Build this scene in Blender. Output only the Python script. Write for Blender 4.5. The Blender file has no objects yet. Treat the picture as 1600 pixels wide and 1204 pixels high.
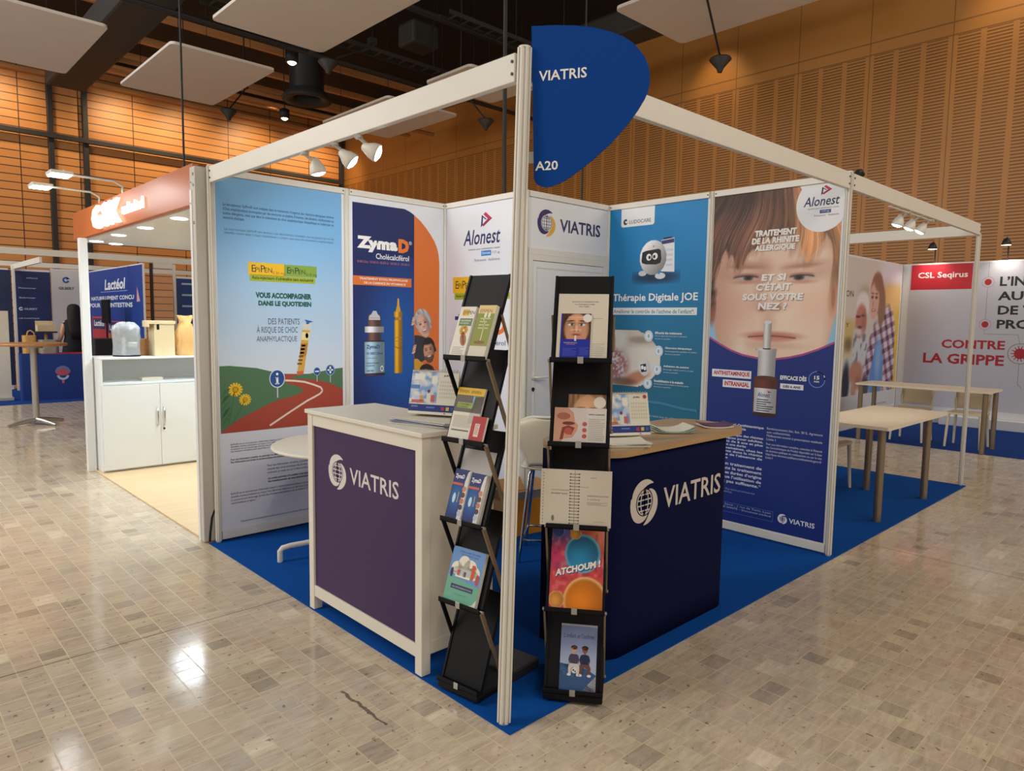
import bpy, bmesh, math, random
import numpy as np
from mathutils import Matrix, Vector, Euler
random.seed(7)
PI = math.pi
scene = bpy.context.scene
COL = scene.collection

# ------------------------------------------------------------------ camera
def set_camera():
    yaw, pitch, roll, f = 0.8096, -0.0927, 0.0144, 1092.95
    cy, sy, cp, sp = math.cos(yaw), math.sin(yaw), math.cos(pitch), math.sin(pitch)
    fw = Vector((cy*cp, sy*cp, sp)); rt = Vector((sy, -cy, 0)); up = rt.cross(fw)
    r2 = rt*math.cos(roll) + up*math.sin(roll); u2 = -rt*math.sin(roll) + up*math.cos(roll)
    cd = bpy.data.cameras.new('camera'); cd.sensor_width = 36; cd.lens = f/1600*36
    cd.clip_start = 0.05; cd.clip_end = 200
    co = bpy.data.objects.new('camera', cd); COL.objects.link(co)
    m = Matrix((r2, u2, -fw)).transposed().to_4x4(); m.translation = (-1.8278, -1.8855, 1.587)
    co.matrix_world = m; scene.camera = co
set_camera()

# ------------------------------------------------------------------ view, world, hall fill light
scene.view_settings.view_transform = 'Standard'
scene.view_settings.look = 'None'
scene.view_settings.gamma = 1
scene.view_settings.use_curve_mapping = False
scene.view_settings.exposure = 0.0
world = bpy.data.worlds.new('hall_ambient'); scene.world = world; world.use_nodes = True
bg = world.node_tree.nodes['Background']
bg.inputs[0].default_value = (1.0, 0.93, 0.84, 1); bg.inputs[1].default_value = 0.48

def area(name, loc, target, sx, sy, power, color=(1, .93, .84)):
    ld = bpy.data.lights.new(name, 'AREA'); ld.shape = 'RECTANGLE'; ld.size = sx; ld.size_y = sy
    ld.energy = power; ld.color = color
    o = bpy.data.objects.new(name, ld); COL.objects.link(o); o.location = loc
    o.rotation_euler = (Vector(target)-Vector(loc)).to_track_quat('-Z', 'Y').to_euler()
    return o
def spot(name, loc, target, power, angle=70, blend=.6, color=(1, .95, .88), size=.05):
    ld = bpy.data.lights.new(name, 'SPOT'); ld.energy = power; ld.color = color
    ld.spot_size = math.radians(angle); ld.spot_blend = blend; ld.shadow_soft_size = size
    o = bpy.data.objects.new(name, ld); COL.objects.link(o); o.location = loc
    o.rotation_euler = (Vector(target)-Vector(loc)).to_track_quat('-Z', 'Y').to_euler()
    return o
# unseen area lamps added for general illumination, behind and beside the camera
area('hall_fill', (-7, 5, 7.5), (0, 5, 0), 3, 10, 760, (1, .97, .92))
area('hall_fill', (-1, -7, 7.5), (2, 0, 0), 8, 3, 320, (1, .91, .80))
area('hall_fill', (9, -6, 7.5), (7, 0, 0), 8, 3, 270, (1, .90, .77))
area('hall_fill', (-6, 14, 7.5), (0, 14, 0), 3, 8, 760, (1, .97, .92))

# ------------------------------------------------------------------ colour and materials
def lin(c):
    if isinstance(c, str):
        c = tuple(int(c[i:i+2], 16) for i in (0, 2, 4))
    return tuple(((x/255)/12.92 if x/255 <= .04045 else ((x/255+.055)/1.055)**2.4) for x in c)
def linnp(a):
    a = np.clip(np.asarray(a, float), 0, 255)/255
    return np.where(a <= .04045, a/12.92, ((a+.055)/1.055)**2.4)
M = {}
def N(t, kind, **kw):
    n = t.nodes.new(kind)
    for k, v in kw.items():
        setattr(n, k, v)
    return n
def mat(name, c, rough=.5, metal=0, emit=None, es=1, noise=None, bump=None, spec=.5, trans=0, alpha=1):
    m = bpy.data.materials.new(name); m.use_nodes = True; t = m.node_tree
    b = t.nodes['Principled BSDF']; col = (*lin(c), 1)
    b.inputs['Base Color'].default_value = col
    b.inputs['Roughness'].default_value = rough; b.inputs['Metallic'].default_value = metal
    b.inputs['Specular IOR Level'].default_value = spec
    b.inputs['Transmission Weight'].default_value = trans
    b.inputs['Alpha'].default_value = alpha
    if emit:
        b.inputs['Emission Color'].default_value = (*lin(emit), 1); b.inputs['Emission Strength'].default_value = es
    if noise or bump:
        tc = N(t, 'ShaderNodeTexCoord')
    if noise:
        sc, amt = noise
        nz = N(t, 'ShaderNodeTexNoise'); nz.inputs['Scale'].default_value = sc; nz.inputs['Detail'].default_value = 5
        t.links.new(tc.outputs['Object'], nz.inputs['Vector'])
        mx = N(t, 'ShaderNodeMix', data_type='RGBA'); mx.inputs[6].default_value = tuple(x*(1-amt) for x in col[:3])+(1,)
        mx.inputs[7].default_value = tuple(min(1, x*(1+amt)) for x in col[:3])+(1,)
        t.links.new(nz.outputs['Fac'], mx.inputs[0]); t.links.new(mx.outputs[2], b.inputs['Base Color'])
    if bump:
        sc, st = bump
        nb = N(t, 'ShaderNodeTexNoise'); nb.inputs['Scale'].default_value = sc
        t.links.new(tc.outputs['Object'], nb.inputs['Vector'])
        bp = N(t, 'ShaderNodeBump'); bp.inputs['Strength'].default_value = st; bp.inputs['Distance'].default_value = .003
        t.links.new(nb.outputs['Fac'], bp.inputs['Height']); t.links.new(bp.outputs[0], b.inputs['Normal'])
    M[name] = m
    return m
mat('white_metal', 'e2ddd2', .38, noise=(6, .04))
mat('alu', 'c9c5bb', .3, .3)
mat('white_panel', 'e4e4e6', .5, noise=(3, .03))
mat('white_furniture', 'e6dfd0', .4, noise=(8, .04))
mat('white_laminate', 'e9ecec', .35, noise=(5, .03))
mat('grey_wall', 'c4bfb4', .6, noise=(4, .05))
mat('carpet_blue', '084c9c', .95, noise=(260, .35), bump=(420, .6), spec=.1)
mat('carpet_navy', '1c3f86', .95, noise=(260, .35), bump=(420, .6), spec=.1)
mat('black_plastic', '0b0b0f', .55, noise=(30, .15), spec=.25)
mat('dark_metal', '2b2b2e', .5, .2)
mat('steel', 'b8b6b0', .32, .75)
mat('brushed_bronze', '94836c', .38, .65, noise=(40, .12))
mat('chrome', 'd0d0d0', .12, 1)
mat('duct', '34322f', .6, noise=(2, .15))
mat('ceiling_black', '0c0c0f', .8, noise=(3, .3))
mat('tile_white', 'ece4dc', .75, noise=(2, .04))
mat('plastic_cream', 'e3d6bd', .4)
mat('cream_top', 'e9dcc4', .4, noise=(4, .04))
mat('navy_fabric', '0c1238', .85, noise=(200, .2), bump=(300, .3), spec=.1)
mat('sign_blue', '003f8e', .6, spec=.15)
mat('cardboard', 'a57a4c', .8, noise=(20, .12))
mat('cardboard_light', 'd8c59c', .75, noise=(14, .06))
mat('kraft', 'd9a868', .8, noise=(9, .18), bump=(16, 1.0))
mat('plastic_wrap', 'e4eaee', .12, 0, noise=(30, .2), bump=(30, 1.0), spec=1, alpha=.42)
mat('lamp_glow', 'ffffff', .4, emit='f2fbff', es=9)
mat('flood_glow', 'ffffff', .4, emit='f8fbff', es=30)
mat('lamp_warm', 'ffffff', .4, emit='ffe9c4', es=7)
mat('letter_glow', 'ffffff', .4, emit='fff4e2', es=1.5)
mat('fascia_orange', 'b8622e', .35, noise=(3, .06))
mat('orange_box', 'd8890e', .7, noise=(12, .15))
mat('cloth_blue', '10327c', .8, noise=(60, .15))
mat('red', 'b5252a', .5)
mat('black_cloth', '14151b', .9, noise=(80, .2))
mat('hair_black', '100d0d', .75, noise=(90, .3))
mat('skin', 'c89878', .55)
mat('tan_bag', 'c99a55', .7, noise=(30, .2))
mat('silver_bag', 'a9a39a', .3, .6, noise=(20, .3))
mat('cable', '0b0b0b', .6)
mat('window_glass', 'ffffff', .02, trans=1)

def tex_mat(name, rough):
    m = bpy.data.materials.new(name); m.use_nodes = True; t = m.node_tree
    b = t.nodes['Principled BSDF']; b.inputs['Roughness'].default_value = rough
    M[name] = m
    return m, t, b
def math_node(t, op, a, b=None, c=None):
    n = N(t, 'ShaderNodeMath', operation=op)
    for i, x in enumerate((a, b, c)):
        if x is None: continue
        if isinstance(x, (int, float)): n.inputs[i].default_value = x
        else: t.links.new(x, n.inputs[i])
    return n.outputs[0]
def mix_col(t, fac, a, b):
    n = N(t, 'ShaderNodeMix', data_type='RGBA')
    for i, x in ((0, fac), (6, a), (7, b)):
        if isinstance(x, (int, float)): n.inputs[i].default_value = x
        elif isinstance(x, tuple): n.inputs[i].default_value = x
        else: t.links.new(x, n.inputs[i])
    return n.outputs[2]
def C4(c): return (*lin(c), 1)

def wood_plain(name, c1, c2, axis='X', rough=.4, scale=1.5):
    m, t, b = tex_mat(name, rough)
    tc = N(t, 'ShaderNodeTexCoord'); mp = N(t, 'ShaderNodeMapping')
    mp.inputs['Scale'].default_value = {'X': (scale, scale*14, scale*14), 'Y': (scale*14, scale, scale*14), 'Z': (scale*14, scale*14, scale)}[axis]
    nz = N(t, 'ShaderNodeTexNoise'); nz.inputs['Scale'].default_value = 1.6; nz.inputs['Detail'].default_value = 6; nz.inputs['Distortion'].default_value = .6
    t.links.new(tc.outputs['Object'], mp.inputs[0]); t.links.new(mp.outputs[0], nz.inputs['Vector'])
    t.links.new(mix_col(t, nz.outputs['Fac'], C4(c1), C4(c2)), b.inputs['Base Color'])
wood_plain('oak_top', 'c4a277', '9d7c52')
wood_plain('oak_light', 'e6cda4', 'd0b184', scale=.8)
wood_plain('table_wood', 'c78f5c', 'a9713f')

def mat_stone():
    m, t, b = tex_mat('stone_tiles', .22)
    tc = N(t, 'ShaderNodeTexCoord'); sp = N(t, 'ShaderNodeSeparateXYZ'); t.links.new(tc.outputs['Object'], sp.inputs[0])
    x, y = sp.outputs[0], sp.outputs[1]
    def brick(u, v, off):
        cb = N(t, 'ShaderNodeCombineXYZ'); t.links.new(u, cb.inputs[0]); t.links.new(v, cb.inputs[1])
        br = N(t, 'ShaderNodeTexBrick'); br.offset = .31; br.offset_frequency = 2; br.squash = .72; br.squash_frequency = 2
        t.links.new(cb.outputs[0], br.inputs['Vector'])
        br.inputs['Color1'].default_value = (0, 0, 0, 1); br.inputs['Color2'].default_value = (1, 1, 1, 1); br.inputs['Mortar'].default_value = (.5, .5, .5, 1)
        br.inputs['Scale'].default_value = 1; br.inputs['Mortar Size'].default_value = .0028; br.inputs['Mortar Smooth'].default_value = .25
        br.inputs['Bias'].default_value = 0; br.inputs['Brick Width'].default_value = .142; br.inputs['Row Height'].default_value = .1025
        return br
    bl = brick(y, math_node(t, 'ADD', x, .0265), 0)
    brr = brick(x, math_node(t, 'ADD', y, .011), 1)
    side = math_node(t, 'GREATER_THAN', math_node(t, 'SUBTRACT', x, y), .0)
    tint = mix_col(t, side, bl.outputs['Color'], brr.outputs['Color'])
    mort = N(t, 'ShaderNodeMix', data_type='FLOAT')
    t.links.new(side, mort.inputs[0]); t.links.new(bl.outputs['Fac'], mort.inputs[2]); t.links.new(brr.outputs['Fac'], mort.inputs[3])
    ramp = N(t, 'ShaderNodeValToRGB'); e = ramp.color_ramp.elements
    e[0].position = 0; e[0].color = C4('ae9f8c'); e[1].position = 1; e[1].color = C4('ecdcc2')
    for p, c in ((.10, 'cbbca8'), (.3, 'd0bfa8'), (.5, 'd7c6ac'), (.65, 'cfbaa6'), (.8, 'dccbb0'), (.93, 'd4c5ae')):
        k = e.new(p); k.color = C4(c)
    t.links.new(tint, ramp.inputs[0])
    # travertine veins, running along each row of tiles
    def veins(sx, sy):
        mp = N(t, 'ShaderNodeMapping'); mp.inputs['Scale'].default_value = (sx, sy, 1); t.links.new(tc.outputs['Object'], mp.inputs[0])
        nz = N(t, 'ShaderNodeTexNoise'); nz.inputs['Scale'].default_value = 1; nz.inputs['Detail'].default_value = 9; nz.inputs['Roughness'].default_value = .7; nz.inputs['Distortion'].default_value = .8
        t.links.new(mp.outputs[0], nz.inputs['Vector']); return nz.outputs['Fac']
    vmix = N(t, 'ShaderNodeMix', data_type='FLOAT'); t.links.new(side, vmix.inputs[0]); t.links.new(veins(7, 38), vmix.inputs[2]); t.links.new(veins(9, 34), vmix.inputs[3])
    vr = N(t, 'ShaderNodeValToRGB'); vr.color_ramp.elements[0].position = .28; vr.color_ramp.elements[0].color = (.60, .56, .52, 1)
    vr.color_ramp.elements[1].position = .62; vr.color_ramp.elements[1].color = (1.0, 1.0, 1.0, 1)
    t.links.new(vmix.outputs[0], vr.inputs[0])
    mul = N(t, 'ShaderNodeMix', data_type='RGBA', blend_type='MULTIPLY'); mul.inputs[0].default_value = .85
    t.links.new(ramp.outputs[0], mul.inputs[6]); t.links.new(vr.outputs[0], mul.inputs[7])
    # small pits
    pit = N(t, 'ShaderNodeTexNoise'); pit.inputs['Scale'].default_value = 34; pit.inputs['Detail'].default_value = 4
    t.links.new(tc.outputs['Object'], pit.inputs['Vector'])
    pf = math_node(t, 'MULTIPLY', math_node(t, 'LESS_THAN', pit.outputs['Fac'], .335), .65)
    c1 = mix_col(t, pf, mul.outputs[2], C4('4d443b'))
    grout = mix_col(t, math_node(t, 'MULTIPLY', mort.outputs[0], .62), c1, C4('dcc8a4'))
    # expansion joints
    j1 = math_node(t, 'LESS_THAN', math_node(t, 'ABSOLUTE', math_node(t, 'SUBTRACT', y, 1.765)), .004)
    j1 = math_node(t, 'MULTIPLY', j1, math_node(t, 'LESS_THAN', x, 0))
    j2 = math_node(t, 'LESS_THAN', math_node(t, 'ABSOLUTE', math_node(t, 'SUBTRACT', x, 3.5)), .005)
    jj = math_node(t, 'MAXIMUM', j1, j2)
    # worn crack in front of the counter
    cx = N(t, 'ShaderNodeTexNoise'); cx.inputs['Scale'].default_value = 16; t.links.new(tc.outputs['Object'], cx.inputs['Vector'])
    wob = math_node(t, 'MULTIPLY', math_node(t, 'SUBTRACT', cx.outputs['Fac'], .5), .035)
    dx = math_node(t, 'ABSOLUTE', math_node(t, 'ADD', math_node(t, 'SUBTRACT', x, -.372), wob))
    cr = math_node(t, 'LESS_THAN', dx, .006)
    cr = math_node(t, 'MULTIPLY', cr, math_node(t, 'LESS_THAN', math_node(t, 'ABSOLUTE', math_node(t, 'SUBTRACT', y, .50)), .17))
    dark = math_node(t, 'MULTIPLY', math_node(t, 'MAXIMUM', jj, cr), .75)
    fin = mix_col(t, dark, grout, C4('3a322b'))
    t.links.new(fin, b.inputs['Base Color'])
    rn = N(t, 'ShaderNodeTexNoise'); rn.inputs['Scale'].default_value = 5; rn.inputs['Detail'].default_value = 4; t.links.new(tc.outputs['Object'], rn.inputs['Vector'])
    rr = math_node(t, 'MULTIPLY_ADD', rn.outputs['Fac'], .18, .03)
    t.links.new(math_node(t, 'ADD', rr, math_node(t, 'MULTIPLY', mort.outputs[0], .2)), b.inputs['Roughness'])
    bp = N(t, 'ShaderNodeBump'); bp.inputs['Strength'].default_value = .06; bp.inputs['Distance'].default_value = .002
    t.links.new(vmix.outputs[0], bp.inputs['Height']); t.links.new(bp.outputs[0], b.inputs['Normal'])
    b.inputs['Specular IOR Level'].default_value = .5
mat_stone()

def mat_planks():
    m, t, b = tex_mat('plank_wall', .45)
    tc = N(t, 'ShaderNodeTexCoord'); sp = N(t, 'ShaderNodeSeparateXYZ'); t.links.new(tc.outputs['Object'], sp.inputs[0])
    cb = N(t, 'ShaderNodeCombineXYZ'); t.links.new(math_node(t, 'ADD', sp.outputs[0], -.6), cb.inputs[0]); t.links.new(math_node(t, 'ADD', sp.outputs[2], .06), cb.inputs[1])
    br = N(t, 'ShaderNodeTexBrick'); br.offset = 0; t.links.new(cb.outputs[0], br.inputs['Vector'])
    br.inputs['Color1'].default_value = C4('d09255'); br.inputs['Color2'].default_value = C4('c6864b'); br.inputs['Mortar'].default_value = C4('3c2213')
    br.inputs['Scale'].default_value = 1; br.inputs['Brick Width'].default_value = 1.5; br.inputs['Row Height'].default_value = .225
    br.inputs['Mortar Size'].default_value = .013; br.inputs['Mortar Smooth'].default_value = 0; br.inputs['Bias'].default_value = 0
    mp = N(t, 'ShaderNodeMapping'); mp.inputs['Scale'].default_value = (.8, 1, 14); t.links.new(tc.outputs['Object'], mp.inputs[0])
    nz = N(t, 'ShaderNodeTexNoise'); nz.inputs['Scale'].default_value = 1.5; nz.inputs['Detail'].default_value = 5; t.links.new(mp.outputs[0], nz.inputs['Vector'])
    mul = N(t, 'ShaderNodeMix', data_type='RGBA', blend_type='MULTIPLY'); mul.inputs[0].default_value = .35
    t.links.new(br.outputs['Color'], mul.inputs[6]); t.links.new(nz.outputs['Color'], mul.inputs[7])
    t.links.new(mix_col(t, nz.outputs['Fac'], br.outputs['Color'], mul.outputs[2]), b.inputs['Base Color'])
mat_planks()

def mat_slats():
    m, t, b = tex_mat('slotted_wall', .45)
    tc = N(t, 'ShaderNodeTexCoord'); sp = N(t, 'ShaderNodeSeparateXYZ'); t.links.new(tc.outputs['Object'], sp.inputs[0])
    y, z = sp.outputs[1], sp.outputs[2]
    fr = lambda v, per, off=0: math_node(t, 'FRACT', math_node(t, 'MULTIPLY', math_node(t, 'ADD', v, off+200*per), 1/per))
    slot = math_node(t, 'LESS_THAN', fr(z, .056), .42)
    rib = math_node(t, 'LESS_THAN', math_node(t, 'ABSOLUTE', math_node(t, 'SUBTRACT', fr(y, .463, -2.113+.2315), .5)), .095)
    joint_d = math_node(t, 'ABSOLUTE', math_node(t, 'SUBTRACT', fr(y, 1.389, -2.113+.6945), .5))
    wide = math_node(t, 'LESS_THAN', joint_d, .055)
    solid = math_node(t, 'MAXIMUM', rib, wide)
    below = math_node(t, 'LESS_THAN', z, 6.68)
    s = math_node(t, 'MULTIPLY', math_node(t, 'MULTIPLY', slot, math_node(t, 'SUBTRACT', 1, solid)), below)
    jl = math_node(t, 'LESS_THAN', joint_d, .006)
    hl = math_node(t, 'LESS_THAN', math_node(t, 'ABSOLUTE', math_node(t, 'SUBTRACT', z, 6.92)), .012)
    hl2 = math_node(t, 'LESS_THAN', math_node(t, 'ABSOLUTE', math_node(t, 'SUBTRACT', z, 6.7)), .012)
    ln = math_node(t, 'MULTIPLY', math_node(t, 'MAXIMUM', jl, math_node(t, 'MAXIMUM', hl, hl2)), .55)
    nz = N(t, 'ShaderNodeTexNoise'); nz.inputs['Scale'].default_value = .7; nz.inputs['Detail'].default_value = 4; t.links.new(tc.outputs['Object'], nz.inputs['Vector'])
    base = mix_col(t, nz.outputs['Fac'], C4('c98c44'), C4('bb7d3a'))
    c = mix_col(t, math_node(t, 'MULTIPLY', s, .66), base, C4('2a1708'))
    t.links.new(mix_col(t, ln, c, C4('43240f')), b.inputs['Base Color'])
mat_slats()

def mat_print(name, rough):
    m, t, b = tex_mat(name, rough)
    a = N(t, 'ShaderNodeAttribute'); a.attribute_name = 'ink'
    t.links.new(a.outputs['Color'], b.inputs['Base Color'])
mat_print('print_matte', .55); mat_print('print_gloss', .42)
M['print_gloss'].node_tree.nodes['Principled BSDF'].inputs['Specular IOR Level'].default_value = .3

# ------------------------------------------------------------------ mesh helpers
def label(o, lab, cat=None, group=None, kind=None):
    if lab: o['label'] = lab
    if cat: o['category'] = cat
    if group: o['group'] = group
    if kind: o['kind'] = kind
    return o
def thing(name, lab, cat, loc=(0, 0, 0), rz=0, group=None, rot=None):
    o = bpy.data.objects.new(name, None); COL.objects.link(o); o.empty_display_size = .1
    o.location = loc; o.rotation_euler = rot if rot else (0, 0, rz)
    return label(o, lab, cat, group)
class MB:
    def __init__(s): s.v = []; s.f = []; s.m = []; s.sm = []; s.X = Matrix()
    def add(s, vs, fs, mi=0, smooth=False):
        n = len(s.v); s.v += [tuple(s.X @ Vector(p)) for p in vs]
        for f in fs: s.f.append([i+n for i in f]); s.m.append(mi); s.sm.append(smooth)
        return s
    def box(s, x0, y0, z0, x1, y1, z1, mi=0):
        return s.add([(x0,y0,z0),(x1,y0,z0),(x1,y1,z0),(x0,y1,z0),(x0,y0,z1),(x1,y0,z1),(x1,y1,z1),(x0,y1,z1)],
                     [(3,2,1,0),(4,5,6,7),(0,1,5,4),(1,2,6,5),(2,3,7,6),(3,0,4,7)], mi)
    def prism(s, pts, z0, z1, mi=0, smooth=False):
        n = len(pts); vs = [(x, y, z0) for x, y in pts]+[(x, y, z1) for x, y in pts]
        s.add(vs, [tuple(range(n))[::-1], tuple(range(n, 2*n))], mi)
        return s.add(vs, [(i, (i+1) % n, n+(i+1) % n, n+i) for i in range(n)], mi, smooth)
    def cyl(s, p0, p1, r0, r1=None, n=16, mi=0, caps=True):
        r1 = r0 if r1 is None else r1; p0 = Vector(p0); p1 = Vector(p1); d = (p1-p0).normalized()
        a = d.orthogonal().normalized(); b = d.cross(a)
        vs = [p0+(a*math.cos(2*PI*i/n)+b*math.sin(2*PI*i/n))*r0 for i in range(n)]+[p1+(a*math.cos(2*PI*i/n)+b*math.sin(2*PI*i/n))*r1 for i in range(n)]
        s.add(vs, [(i, (i+1) % n, n+(i+1) % n, n+i) for i in range(n)], mi, True)
        if caps: s.add(vs, [tuple(range(n))[::-1], tuple(range(n, 2*n))], mi)
        return s
    def tube(s, pts, r, n=10, mi=0, radii=None):
        pts = [Vector(p) for p in pts]; k = len(pts); vs = []; up = None
        for i, p in enumerate(pts):
            d = (pts[min(i+1, k-1)]-pts[max(i-1, 0)]).normalized()
            if up is None: up = d.orthogonal().normalized()
            a = (up-d*up.dot(d)).normalized(); b = d.cross(a); up = a
            rr = radii[i] if radii else r
            vs += [p+(a*math.cos(2*PI*j/n)+b*math.sin(2*PI*j/n))*rr for j in range(n)]
        fs = [(i*n+j, i*n+(j+1) % n, (i+1)*n+(j+1) % n, (i+1)*n+j) for i in range(k-1) for j in range(n)]
        s.add(vs, fs, mi, True)
        return s.add(vs, [tuple(range(n))[::-1], tuple(range((k-1)*n, k*n))], mi)
    def lathe(s, prof, c=(0, 0, 0), n=28, mi=0):
        k = len(prof); vs = [(c[0]+r*math.cos(2*PI*j/n), c[1]+r*math.sin(2*PI*j/n), c[2]+z) for r, z in prof for j in range(n)]
        s.add(vs, [(i*n+j, i*n+(j+1) % n, (i+1)*n+(j+1) % n, (i+1)*n+j) for i in range(k-1) for j in range(n)], mi, True)
        return s.add(vs, [tuple(range(n))[::-1], tuple(range((k-1)*n, k*n))], mi)
    def quad(s, a, b, c, d, mi=0): return s.add([a, b, c, d], [(0, 1, 2, 3)], mi)
    def sweep(s, rows, mi=0, smooth=True, closed=False):
        n = len(rows[0]); k = len(rows); vs = [p for r in rows for p in r]
        return s.add(vs, [(i*n+j, i*n+(j+1) % n, (i+1)*n+(j+1) % n, (i+1)*n+j) for i in range(k-1) for j in range(n if closed else n-1)], mi, smooth)
    def build(s, name, mats, parent=None, bevel=0, solid=0, sub=0, loc=None, rot=None):
        me = bpy.data.meshes.new(name); me.from_pydata([tuple(p) for p in s.v], [], s.f)
        for x in (mats if isinstance(mats, (list, tuple)) else [mats]): me.materials.append(M[x])
        me.polygons.foreach_set('material_index', s.m); me.polygons.foreach_set('use_smooth', s.sm); me.update()
        o = bpy.data.objects.new(name, me); COL.objects.link(o)
        if parent: o.parent = parent
        if loc: o.location = loc
        if rot: o.rotation_euler = rot
        if solid:
            d = o.modifiers.new('thickness', 'SOLIDIFY'); d.thickness = solid; d.offset = 0
        if bevel:
            d = o.modifiers.new('bevel', 'BEVEL'); d.width = bevel; d.segments = 2; d.limit_method = 'ANGLE'; d.angle_limit = math.radians(40)
        if sub:
            d = o.modifiers.new('subdivision', 'SUBSURF'); d.levels = sub; d.render_levels = sub
        return o
def Rz(a): return Matrix.Rotation(a, 4, 'Z')
def rrect(x0, y0, x1, y1, r, n=6):
    out = []
    for cx, cy, a0 in ((x1-r, y0+r, -PI/2), (x1-r, y1-r, 0), (x0+r, y1-r, PI/2), (x0+r, y0+r, PI)):
        out += [(cx+r*math.cos(a0+PI/2*i/n), cy+r*math.sin(a0+PI/2*i/n)) for i in range(n+1)]
    return out
def struct(mb, name, mats, **kw):
    return label(mb.build(name, mats, **kw), None, None, None, 'structure')
def dup(root, loc=None, rz=None, lab=None, group=None):
    r = root.copy(); COL.objects.link(r)
    if loc is not None: r.location = loc
    if rz is not None: r.rotation_euler = (0, 0, rz)
    if lab: r['label'] = lab
    if group: r['group'] = group
    for ch in list(root.children):
        c = ch.copy(); COL.objects.link(c); c.parent = r
        for g in list(ch.children):
            d = g.copy(); COL.objects.link(d); d.parent = c
    return r

# ------------------------------------------------------------------ printed artwork: inked shapes and lettering on real sheets
_txt = {}
def glyphs(s, bold=0., italic=0., space=1.):
    key = (s, bold, italic, space)
    if key not in _txt:
        cu = bpy.data.curves.new('lettering', 'FONT'); cu.body = s; cu.size = 1; cu.offset = bold; cu.shear = italic
        cu.space_character = space; cu.resolution_u = 2; cu.fill_mode = 'BOTH'; cu.align_x = 'LEFT'
        o = bpy.data.objects.new('lettering', cu); COL.objects.link(o)
        dg = bpy.context.evaluated_depsgraph_get(); dg.update()
        me = bpy.data.meshes.new_from_object(o.evaluated_get(dg))
        vs = [(v.co.x, v.co.y) for v in me.vertices]; fs = [tuple(p.vertices) for p in me.polygons]
        ok = []
        for f in fs:   # keep every face turned to the reader
            a = sum(vs[f[i]][0]*vs[f[(i+1) % len(f)]][1]-vs[f[(i+1) % len(f)]][0]*vs[f[i]][1] for i in range(len(f)))
            ok.append(f if a > 0 else f[::-1])
        if bold:   # keep stroke corners from spiking outside the plain letter box
            q = glyphs(s, 0., italic, space); e = bold*1.3
            vs = [(min(max(x, q[2]-e), q[4]+e), min(max(y, q[3]-e), q[5]+e)) for x, y in vs]
        xs = [p[0] for p in vs] or [0]; ys = [p[1] for p in vs] or [0]
        _txt[key] = (vs, ok, min(xs), min(ys), max(xs), max(ys))
        bpy.data.objects.remove(o); bpy.data.curves.remove(cu); bpy.data.meshes.remove(me)
    return _txt[key]
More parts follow.
